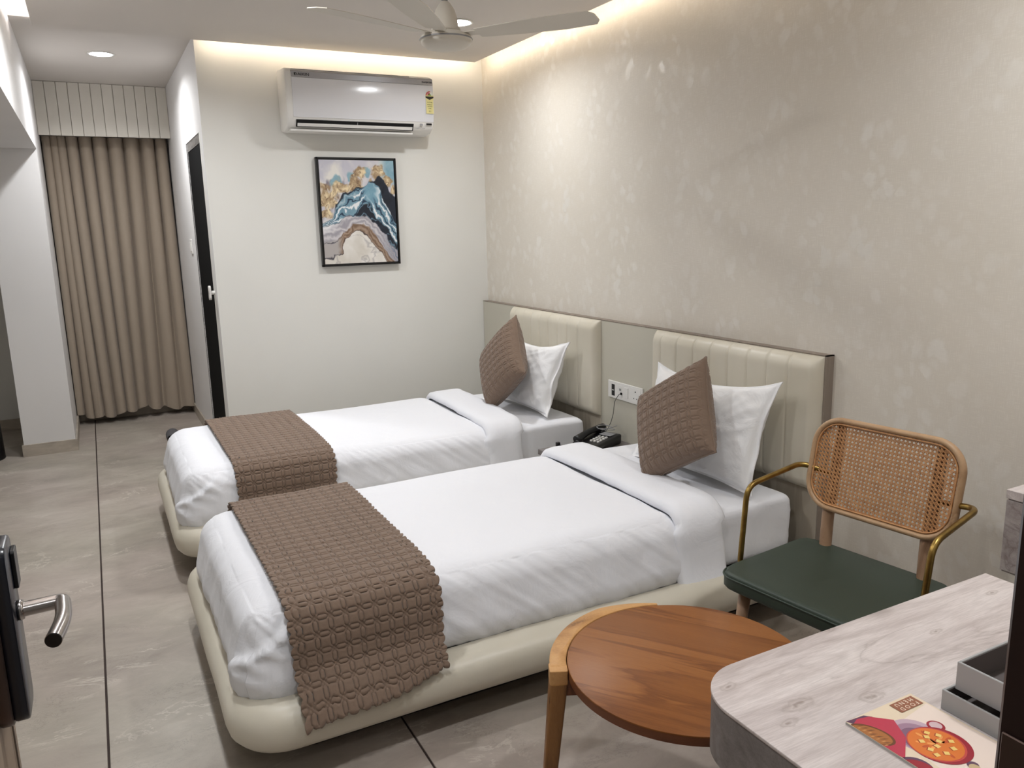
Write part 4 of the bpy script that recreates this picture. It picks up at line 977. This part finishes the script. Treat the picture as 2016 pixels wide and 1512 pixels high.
# ------------------------------------------------------------------ armchair
def armchair():
    C0 = Vector((-0.625, -3.525, 0)); yaw = math.radians(7)
    # local frame: x' forward (towards -x), y' to the chair's own right when seen from the camera = +y world
    fwd = Vector((-math.cos(yaw), -math.sin(yaw), 0)); lef = Vector((-math.sin(yaw), math.cos(yaw), 0))
    def W(f, l, z): return C0 + fwd * f + lef * l + Vector((0, 0, z))
    t = thing('armchair', 'cane-backed armchair with green seat and brass arms beside the desk', 'chair', tuple(C0))
    # seat
    pl = rrect(0.45, 0.50, 0.06, 8)
    M = axes(tuple(C0), -fwd, lef)
    def seat_geo():
        v, f = rbox(-0.225, 0.212, -0.25, 0.25, 0.396, 0.450, 0.014, 0.03)
        out = []
        for x, y, z in v:   # round the plan corners
            r = 0.06; ax, ay = abs(x) - (0.2185 - r), abs(y) - (0.25 - r)
            if ax > 0 and ay > 0:
                m_ = max(ax, ay); l_ = math.hypot(ax, ay); k = m_ / l_
                x = math.copysign(0.2185 - r + ax * k, x); y = math.copysign(0.25 - r + ay * k, y)
            out.append((x, y, z))
        return out, f
    s = obj('seat', xf(seat_geo(), M), M_GREEN, t, smooth=True, label='dark green padded seat')
    loop = [W(0.226 * 1, 0, 0)]; rr = rrect(0.439, 0.502, 0.06, 8); pts = [M @ Vector((x - 0.0065, y, 0.437)) for x, y in rr]; pts.append(pts[0])
    obj('piping', tube(pts, 0.003, 6), M_GREEN, s, smooth=True)
    obj('seat_frame', xf(bbox(-0.14, 0.15, -0.17, 0.17, 0.378, 0.395, 0.003, 1), M), M_CHAIRW, t)
    # legs
    for f, l, f2, l2 in ((0.165, 0.185, 0.195, 0.215), (0.165, -0.185, 0.195, -0.215)):
        obj('leg', tube([W(f2, l2, 0), W(f, l, 0.39)], [0.012, 0.0185], 16), M_ASH, t, smooth=True)
    # back posts run from the floor up behind the cane
    BC = Vector((-0.407, -3.484, 0.707)); lean = math.radians(11.5)
    MB = Matrix.Translation(BC) @ Matrix.Rotation(yaw, 4, 'Z') @ Matrix.Rotation(lean, 4, 'Y')   # local x back, y across, z up
    for l in (0.158, -0.158):
        top = MB @ Vector((0.020, l, 0.125)); low = MB @ Vector((0.020, l, -0.15)); st = W(-0.18, l * 1.0, 0.40); fl = W(-0.25, l * 1.1, 0.0)
        obj('rear_leg', tube(fillet([fl, st, low, top], 0.05, 5), [0.012] + [0.019] * 12 + [0.013], 14), M_ASH, t, smooth=True)
    # backrest frame
    w_, h_ = 0.478 - 0.018, 0.298 - 0.018
    fr = [(0, y, z) for y, z in rrect(w_, h_, 0.085, 12)]; fr.append(fr[0]); fr.append(fr[1])
    def ring(scale_y, r0, off):
        out = [Vector((off, y, z)) for y, z in rrect(w_ - scale_y, h_ - scale_y, 0.085 - scale_y / 2, 12)]; out.append(out[0]); return out
    def flat_ring(pts, a, b):
        # elliptical section: a radially, b along the normal
        n = len(pts) - 1; V = []; F = []; k = 12
        for i in range(n):
            p = pts[i]; tn = (pts[(i + 1) % n] - pts[i - 1]).normalized(); rd = Vector((0, tn.z, -tn.y))
            for q in range(k):
                an = 2 * PI * q / k; V.append(tuple(p + rd * a * math.cos(an) + Vector((b * math.sin(an), 0, 0))))
        for i in range(n):
            for q in range(k): F.append((i * k + q, i * k + (q + 1) % k, ((i + 1) % n) * k + (q + 1) % k, ((i + 1) % n) * k + q))
        return V, F
    bf = obj('back_frame', xf(flat_ring(ring(0, 0, 0), 0.0095, 0.0135), MB), M_CHAIRW, t, smooth=True)
    obj('spline', xf(flat_ring(ring(0.024, 0, -0.006), 0.0026, 0.0035), MB), M_CANE, bf, smooth=True)
    # woven cane: pairs of vertical and horizontal strands plus both diagonals
    wi, hi, ri = w_ - 0.016, h_ - 0.016, 0.077
    def inside(y, z):
        ay, az = abs(y) - (wi / 2 - ri), abs(z) - (hi / 2 - ri)
        if abs(y) > wi / 2 or abs(z) > hi / 2: return False
        return not (ay > 0 and az > 0 and ay * ay + az * az > ri * ri)
    V = []; F = []
    def strand(y0, z0, dy, dz, wd, x):
        # clip the line through (y0,z0) along (dy,dz)
        ts = np.linspace(-0.45, 0.45, 301); ins = [inside(y0 + dy * q, z0 + dz * q) for q in ts]
        if not any(ins): return
        a = ts[ins.index(True)]; b = ts[len(ins) - 1 - ins[::-1].index(True)]
        if b - a < 0.004: return
        ny_, nz_ = -dz * wd / 2, dy * wd / 2; k = len(V); e = 0.0005
        for q in (a, b):
            cy_, cz_ = y0 + dy * q, z0 + dz * q
            V.extend([(x - e, cy_ + ny_, cz_ + nz_), (x - e, cy_ - ny_, cz_ - nz_), (x + e, cy_ - ny_, cz_ - nz_), (x + e, cy_ + ny_, cz_ + nz_)])
        for i in range(4): F.append((k + i, k + (i + 1) % 4, k + 4 + (i + 1) % 4, k + 4 + i))
    P_ = 0.0125
    for i in range(-20, 21):
        for o_ in (-0.0017, 0.0017):
            strand(i * P_ + o_, 0, 0, 1, 0.0017, 0.0)
    for i in range(-13, 14):
        for o_ in (-0.0017, 0.0017):
            strand(0, i * P_ + o_, 1, 0, 0.0017, -0.0010)
    r2 = math.sqrt(0.5)
    for i in range(-30, 31):
        strand((i + 0.5) * P_, 0, r2, r2, 0.0024, -0.0021); strand((i + 0.5) * P_, 0, r2, -r2, 0.0024, 0.0012)
    obj('cane_webbing', (xf((V, F), MB)[0], F), M_CANE, t, kind='stuff', label='woven cane webbing')
    # brass arms: out from the post, forward, and down to the seat
    for sgn, lab in ((1, 'far'), (-1, 'near')):
        p0 = MB @ Vector((0.022, sgn * 0.158, -0.035)); p1 = MB @ Vector((0.022, sgn * 0.262, -0.035))
        z1 = 0.672
        p1 = W(-0.205, sgn * 0.275, 0.690); p2 = W(0.045, sgn * 0.288, 0.660); p3 = W(0.075, sgn * 0.283, 0.40); p4 = W(0.075, sgn * 0.22, 0.378)
        obj('armrest', tube(fillet([p0, p1, p2, p3, p4], [0.035, 0.045, 0.03], 8), 0.0088, 14), M_BRASS, t, smooth=True, label='brass tube armrest')
armchair()

# ------------------------------------------------------------------ round table
def table():
    c = (-1.287, -3.662); zt = 0.45
    t = thing('side_table', 'round teak side table with crescent rim between bed and desk', 'table', (c[0], c[1], 0))
    circ = [(c[0] + 0.284 * math.cos(a), c[1] + 0.284 * math.sin(a)) for a in np.linspace(0, 2 * PI, 97)[:-1]]
    tp = obj('tabletop', prism(circ, zt - 0.024, zt, 0.0025), M_TEAK, t, smooth=True, auto=30)
    ci2 = [(c[0] + 0.2845 * math.cos(a), c[1] + 0.2845 * math.sin(a)) for a in np.linspace(0, 2 * PI, 97)[:-1]]
    n = 96; V = [(x, y, zt - 0.0225) for x, y in ci2] + [(x, y, zt - 0.003) for x, y in ci2]; F = [(i, (i + 1) % n, n + (i + 1) % n, n + i) for i in range(n)]
    obj('edge_band', (V, F), M_TEAKEDGE, tp, smooth=True)
    for a0, a1 in ((66, 155),):
        A = np.radians(np.linspace(a0, a1, 28))
        ro = [0.286 + 0.042 * min(1, (math.sin((a - A[0]) / (A[-1] - A[0]) * PI) * 2.2) ** 0.6 if 0 < (a - A[0]) / (A[-1] - A[0]) < 1 else 0) for a in A]
        ro = [0.322 for a in A]
        # narrow at one end, full at the other, as a crescent
        ro = [0.296 + 0.030 * min(1, k / 9) for k in range(28)]
        poly = [(c[0] + r * math.cos(a), c[1] + r * math.sin(a)) for a, r in zip(A, ro)] + [(c[0] + 0.2855 * math.cos(a), c[1] + 0.2855 * math.sin(a)) for a in A[::-1]]
        obj('rim', prism(poly, zt - 0.034, zt + 0.001, 0.003), M_TEAKRIM, t, smooth=True, auto=30, label='pale crescent rim')
        for a, r0, r1 in ((A[-1], 0.3065, 0.345), (math.radians(12), 0.245, 0.26), (math.radians(290), 0.245, 0.28)):
            P0 = (c[0] + r0 * math.cos(a), c[1] + r0 * math.sin(a), zt - 0.0345); P1 = (c[0] + r1 * math.cos(a), c[1] + r1 * math.sin(a), 0)
            rad = Vector((math.cos(a), math.sin(a), 0)); tan = Vector((-math.sin(a), math.cos(a), 0)); V = []; F = []
            for P, w1, w2 in ((P1, 0.013, 0.014), (P0, 0.021, 0.022)):
                for q in rrect(2 * w1, 2 * w2, 0.006, 3): V.append(tuple(Vector(P) + rad * q[0] + tan * q[1]))
            n = len(V) // 2; F = [(i, (i + 1) % n, n + (i + 1) % n, n + i) for i in range(n)] + [tuple(range(n))[::-1], tuple(range(n, 2 * n))]
            obj('leg', (V, F), M_TEAKLEG, t, smooth=True, auto=40)
            if a == A[-1]:   # end-grain block where the leg meets the rim
                bl = [(Vector((P0[0], P0[1], 0)) + rad * x + tan * y) for x, y in rrect(0.043, 0.04, 0.004, 2)]
                obj('joint_block', prism([(p.x, p.y) for p in bl], zt - 0.036, zt + 0.0005, 0.002), M_TEAKRIM, t)
    for a in (12, 155, 290):
        rr_ = 0.296 if a == 155 else 0.235; a = math.radians(a); d = Vector((math.cos(a), math.sin(a), 0)); tn = Vector((-d.y, d.x, 0)); pts = []
        poly = [Vector((c[0], c[1], 0)) + d * s * rr_ + tn * q for s, q in ((0.06, -0.014), (1, -0.014), (1, 0.014), (0.06, 0.014))]
        obj('stretcher', prism([(p.x, p.y) for p in poly], zt - 0.066, zt - 0.0245), M_TEAKEDGE, t)
table()

# ------------------------------------------------------------------ desk and what lies on it
DZ = 0.74
def desk():
    x0, x1, y0, y1 = -1.655, -0.863, -4.695, -4.084
    t = thing('desk', 'grey oak laminate desk with rounded corner in the foreground', 'desk', ((x0 + x1) / 2, (y0 + y1) / 2, 0))
    def outline(e, r):
        P = [(x0 + e, y0), (x1 - e, y0), (x1 - e, y1 - e)]
        P += [(x0 + e + r + r * math.cos(a), y1 - e - r + r * math.sin(a)) for a in np.linspace(PI / 2, PI, 20)]
        return P
    obj('desktop', prism(outline(0, 0.10), DZ - 0.006, DZ, 0.0015), M_DESK, t, smooth=True, auto=25)
    obj('apron', prism(outline(0.0012, 0.099), DZ - 0.105, DZ - 0.0062), M_DESKSHADE, t, smooth=True, auto=25)
    obj('side_panel', bbox(-0.895, -0.868, -4.68, -4.12, 0, DZ - 0.106, 0.001, 1), M_DESKSHADE, t)
    obj('side_panel', bbox(-1.62, -1.593, -4.68, -4.48, 0, DZ - 0.106, 0.001, 1), M_DESKSHADE, t)
desk()
def cabinet():
    x0, x1, y0, y1 = -0.487, -0.001, -4.69, -3.898
    t = thing('wall_cabinet', 'grey oak wall-hung cabinet behind the desk by the wallpapered wall', 'cabinet', ((x0 + x1) / 2, (y0 + y1) / 2, 0.59))
    obj('top', bbox(x0, x1, y0, y1, 0.777, 0.80, 0.001, 1), M_DESK, t)
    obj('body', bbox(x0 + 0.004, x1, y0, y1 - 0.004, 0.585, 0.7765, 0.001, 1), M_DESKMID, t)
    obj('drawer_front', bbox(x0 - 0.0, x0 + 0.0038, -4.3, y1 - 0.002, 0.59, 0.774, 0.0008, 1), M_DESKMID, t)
cabinet()
def tray(name, x0, x1, y0, y1, z0, z1, lab, rot=0):
    t = thing(name, lab, 'box', ((x0 + x1) / 2, (y0 + y1) / 2, z0))
    w1 = 0.004
    obj('walls', join(bbox(x0, x0 + w1, y0, y1, z0, z1, 0.0008, 1), bbox(x1 - w1, x1, y0, y1, z0, z1, 0.0008, 1), bbox(x0 + w1, x1 - w1, y0, y0 + w1, z0, z1, 0.0008, 1), bbox(x0 + w1, x1 - w1, y1 - w1, y1, z0, z1, 0.0008, 1)), M_GREYBOX, t)
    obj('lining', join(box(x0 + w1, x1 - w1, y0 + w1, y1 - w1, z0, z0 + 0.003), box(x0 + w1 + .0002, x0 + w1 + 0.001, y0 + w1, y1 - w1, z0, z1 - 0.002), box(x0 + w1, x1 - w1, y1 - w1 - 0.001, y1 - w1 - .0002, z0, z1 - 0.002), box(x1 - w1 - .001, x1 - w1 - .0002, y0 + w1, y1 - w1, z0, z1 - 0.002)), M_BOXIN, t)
    return t
tray('grey_box', -1.373, -1.13, -4.56, -4.333, DZ + 0.0002, DZ + 0.032, 'shallow grey open box on the desk beside the menu')
tray('grey_box', -1.358, -1.15, -4.55, -4.343, DZ + 0.0335, DZ + 0.078, 'deeper grey open box stacked inside the shallow one')
tag(obj('sachet', xf(bbox(-0.02, 0.02, -0.035, 0.035, 0, 0.008, 0.002, 1), Matrix.Translation((-1.315, -4.45, DZ + 0.0375)) @ Matrix.Rotation(0.5, 4, 'Z')), M_RED), 'small red sachet lying inside the upper grey box', 'sachet')
def menu():
    x0, x1, y1 = -1.527, -1.383, -4.290; y0 = y1 - 0.208; z = DZ + 0.0002; th = 0.0042
    t = thing('food_menu', 'food menu booklet with curry bowl on its cover, on the desk', 'menu', ((x0 + x1) / 2, (y0 + y1) / 2, z))
    paper = mat('menu_pages', rgb(205, 203, 200), 0.6)
    obj('pages', join(*[box(x0, x1 - 0.0005 * k, y0, y1, z + 0.0009 * k, z + 0.0009 * k + 0.0006) for k in range(4)]), paper, t)
    cz = z + th - 0.0002
    cov = obj('cover', bbox(x0 - 0.0004, x1, y0, y1, z + 0.0036, cz, 0.0002, 1), mat('menu_cover', rgb(232, 214, 188), 0.35), t)
    W_ = x1 - x0; H_ = y1 - y0
    # print coordinates: a to the right in the picture (+x), b from the top edge of the picture (+y side) downward
    def Q(a, b, k): return (x0 + a * W_, y1 - b * W_, cz + 0.00006 + 0.00007 * k)
    def pr(nm, poly, m, k, lab=None):
        V = [Q(a, b, k) for a, b in poly if True]; 
        # clip to the cover by clamping
        V = [(min(max(x, x0 + .0002), x1 - .0002), min(max(y, y0 + .0002), y1 - .0002), zz) for x, y, zz in V]
        area = sum(V[i][0] * V[(i + 1) % len(V)][1] - V[(i + 1) % len(V)][0] * V[i][1] for i in range(len(V)))
        if area < 0: V = V[::-1]
        return obj(nm, (V, [tuple(range(len(V)))]), m, cov)
    def ell(cx_, cy_, rx, ry, rot=0, n=40, j=0):
        return [(cx_ + rx * math.cos(a) * math.cos(rot) - ry * math.sin(a) * math.sin(rot) + j * math.sin(5 * a) * .01, cy_ + rx * math.cos(a) * math.sin(rot) + ry * math.sin(a) * math.cos(rot)) for a in np.linspace(0, 2 * PI, n + 1)[:-1]]
    I = lambda nm, r, g, b: mat('ink_' + nm, rgb(r, g, b), 0.35)
    mag, pur, red, org, crm, brd, brd2, wht, brn, dpr = I('magenta', 190, 52, 78), I('purple', 128, 92, 118), I('crimson', 158, 20, 44), I('orange', 222, 118, 40), I('cheese', 240, 206, 120), I('bread', 170, 106, 52), I('crust', 110, 62, 30), I('cream_white', 246, 232, 214), I('brown', 150, 92, 66), I('deep_purple', 96, 62, 88)
    pr('print_glow', [(0.25, 0.30), (0.98, 0.20), (0.98, 1.43), (0.10, 1.43)], I('pale', 240, 222, 210), 0)
    pr('print_shadow', ell(0.42, 0.50, 0.24, 0.27, 0.3), I('mauve', 196, 170, 184), 1)
    pr('print_shadow_mid', ell(0.40, 0.52, 0.20, 0.23, 0.3), I('mauve_mid', 162, 128, 150), 2)
    pr('print_shadow_core', ell(0.38, 0.55, 0.16, 0.19, 0.3), pur, 3)
    pr('print_shadow_left', [(0.0, 0.0), (0.24, 0.02), (0.30, 0.08), (0.1, 0.2)], dpr, 3)
    pr('print_napkin', [(0.13, 0.03), (0.27, 0.06), (0.44, 0.22), (0.30, 0.46), (0.02, 0.66), (0.0, 0.62), (0.0, 0.08)], mag, 4)
    pr('print_bread', ell(0.05, 0.27, 0.135, 0.22, -0.35), brd2, 5); pr('print_bread_top', ell(0.045, 0.27, 0.118, 0.195, -0.35), brd, 6)
    for k in range(7):
        q = 0.10 + 0.052 * k; u = 0.02 + 0.015 * (k % 3)
        pr('print_crease', [(u, q), (u + 0.05, q + 0.012), (u + 0.09, q + 0.04), (u + 0.045, q + 0.026)], brd2, 7)
        pr('print_crease', [(u - 0.02, q + 0.03), (u + 0.02, q + 0.035), (u + 0.03, q + 0.05), (u, q + 0.045)], I('bread_light', 205, 150, 92), 7)
    cx_, cy_ = 0.455, 0.68
    pr('print_handle', ell(cx_ + 0.26, cy_ - 0.19, 0.085, 0.085), red, 4); pr('print_handle_gap', ell(cx_ + 0.265, cy_ - 0.195, 0.06, 0.06), I('gap', 214, 186, 190), 5)
    pr('print_bowl', ell(cx_ + 0.02, cy_ + 0.02, 0.285, 0.285), red, 7); pr('print_rim', ell(cx_ - 0.002, cy_ - 0.004, 0.262, 0.262), I('rim', 200, 70, 60), 8)
    pr('print_curry', ell(cx_ - 0.004, cy_ - 0.008, 0.246, 0.246), org, 9)
    random.seed(5)
    for k in range(14):
        a = random.uniform(0, 2 * PI); r = random.uniform(0.03, 0.19)
        pr('print_sauce', ell(cx_ + r * math.cos(a), cy_ + r * math.sin(a), 0.04, 0.016, a), I('sauce', 200, 84, 34) if k % 2 else I('glaze', 240, 160, 84), 10)
    for i, (dx, dy) in enumerate(((0.08, -0.16), (0.14, -0.08), (0.02, -0.12), (-0.08, -0.10), (0.06, -0.02), (0.16, 0.04), (-0.02, 0.02), (0.08, 0.12), (-0.12, 0.02), (-0.04, 0.13), (-0.14, 0.10))):
        s_ = 0.027; ro = random.uniform(0, 1.5)
        pr('print_cheese_side', [(cx_ + dx - 0.010 + s_ * 1.3 * math.cos(ro + k * PI / 2), cy_ + dy - 0.006 + s_ * 1.3 * math.sin(ro + k * PI / 2)) for k in range(4)], I('toast', 170, 66, 28), 11)
        pr('print_cheese', [(cx_ + dx + s_ * 1.25 * math.cos(ro + k * PI / 2), cy_ + dy + s_ * 1.25 * math.sin(ro + k * PI / 2)) for k in range(4)], crm, 12)
    pr('print_dish_shadow', ell(-0.02, 0.80, 0.16, 0.16), dpr, 4); pr('print_dish', ell(-0.05, 0.84, 0.17, 0.17), red, 6); pr('print_garlic_shadow', ell(0.47, 1.03, 0.055, 0.05), dpr, 6); pr('print_garlic', ell(0.45, 1.06, 0.05, 0.05), I('garlic', 205, 180, 140), 7)
    pr('print_title_block', [(0.615, 0.035), (0.985 - 0.03, 0.035), (0.985 - 0.03, 0.185), (0.615, 0.185)], brn, 9)
    # lettering is read from the other side of the desk
    def TX(s, b, size): return text_geo(s, size, axes((x0 + 0.785 * W_, y1 - b * W_, cz + 0.00006 + 0.00007 * 10), (-1, 0, 0), (0, -1, 0)), 0.00002)
    obj('lettering', join(TX('F O O D', 0.145, 0.0105), TX('M E N U', 0.075, 0.0105)), wht, cov, label='white lettering FOOD MENU')
menu()

# ------------------------------------------------------------------ entrance door leaf with lock and lever
def entrance():
    xd = -2.592; y1 = -3.79
    t = struct('door_2', bbox(xd - 0.04, xd, -4.69, y1, 0.006, 2.12, 0.002, 1), M_DOORW)
    obj('edge_strip', bbox(xd + 0.0003, xd + 0.002, y1 - 0.03, y1 - 0.026, 0.01, 2.1, 0.0003, 1), M_EDGE, t)
    ly, lz0, lz1 = -3.875, 0.865, 1.100
    Ml = axes((xd, ly, (lz0 + lz1) / 2), (0, 1, 0), (0, 0, 1))
    def slab(w_, h_, d0, d1, m, nm, r): return obj(nm, xf(prism(rrect(w_, h_, r, 10), d0, d1, 0.003), Ml), m, t, smooth=True, auto=35)
    slab(0.092, 0.240, 0.0003, 0.016, M_BRONZE, 'back_plate', 0.030)
    slab(0.074, 0.232, 0.0161, 0.033, M_NAVY, 'lock_case', 0.018)
    obj('card_reader', xf(prism(rrect(0.03, 0.05, 0.004, 4), 0.0331, 0.038, 0.001), axes((xd, ly + 0.02, 1.055), (0, 1, 0), (0, 0, 1))), M_BLACK, t)
    hz = 1.004; hx = xd + 0.033
    lv = obj('door_handle', tube(fillet([(hx + 0.006, ly, hz), (xd + 0.083, ly + 0.003, hz), (xd + 0.086, ly - 0.055, hz), (xd + 0.076, ly - 0.108, hz - 0.001)], [0.008, 0.05], 10), 0.0095, 24), M_STEEL, t, smooth=True, auto=60, label='brushed steel lever handle')
    e0 = Vector((xd + 0.076, ly - 0.108, hz - 0.001)); ed = (e0 - Vector((xd + 0.086, ly - 0.055, hz))).normalized()
    obj('end_cap', tube([e0 + ed * 0.0001, e0 + ed * 0.0012], 0.0088, 24), M_BLACK, lv)
    obj('rose', xf(lathe([(0.0125, 0.0), (0.0135, 0.003), (0.012, 0.007)], (0, 0, 0), 24), axes((hx + 0.0002, ly, hz), (0, 1, 0), (0, 0, 1))), M_STEEL, lv, smooth=True)
    # right jamb with the strike plate
    j = struct('door_2_frame', join(bbox(-1.895, -1.832, -4.92, -4.70, 0, 2.13, 0.003, 1), bbox(-2.66, -2.605, -4.92, -4.701, 0, 2.13, 0.003, 1), bbox(-2.605, -1.895, -4.92, -4.70, 2.122, 2.18, 0.003, 1)), M_JAMB)
    sp = obj('strike_plate', bbox(-1.8975, -1.8952, -4.80, -4.705, 0.96, 1.108, 0.0008, 1), M_BRONZE, j)
    obj('strike_hole', box(-1.8982, -1.8976, -4.775, -4.735, 0.99, 1.07), M_BLACK, sp)
    obj('screw', xf(lathe([(0.004, 0), (0.003, 0.0012)], (0, 0, 0), 12), axes((-1.8975, -4.752, 1.088), (0, -1, 0), (0, 0, 1))), M_STEEL, sp)
entrance()

# ------------------------------------------------------------------ bin in the nook, slipper by the far bed
def bin_():
    c = (-3.20, 1.24, 0)
    t = thing('waste_bin', 'black waste bin at the edge of the nook on the left', 'bin', c)
    obj('body', lathe([(0.108, 0), (0.114, 0.006), (0.112, 0.02), (0.108, 0.26), (0.111, 0.265), (0.105, 0.268), (0.103, 0.02), (0.0005, 0.012)], c, 36), M_BLACK, t, smooth=True, auto=50)
bin_()
def slipper():
    c = (-2.035, 1.20, 0)
    t = thing('slipper', 'dark grey slipper on the floor behind the far bed', 'slipper', c)
    pl = [(c[0] + 0.045 * math.cos(a) * (1 + 0.12 * math.sin(a)), c[1] + 0.12 * math.sin(a)) for a in np.linspace(0, 2 * PI, 33)[:-1]]
    m1 = mat('slipper_grey', rgb(92, 90, 92), 0.8)
    obj('sole', prism(pl, 0, 0.018, 0.004), m1, t, smooth=True, auto=40)
    def up(u, v): a = PI * u; return (c[0] + 0.046 * math.cos(a), c[1] - 0.10 + v * 0.12, 0.017 + 0.045 * math.sin(a) * (0.55 + 0.45 * v))
    obj('upper', grid(up, 14, 6), m1, t, smooth=True)
slipper()
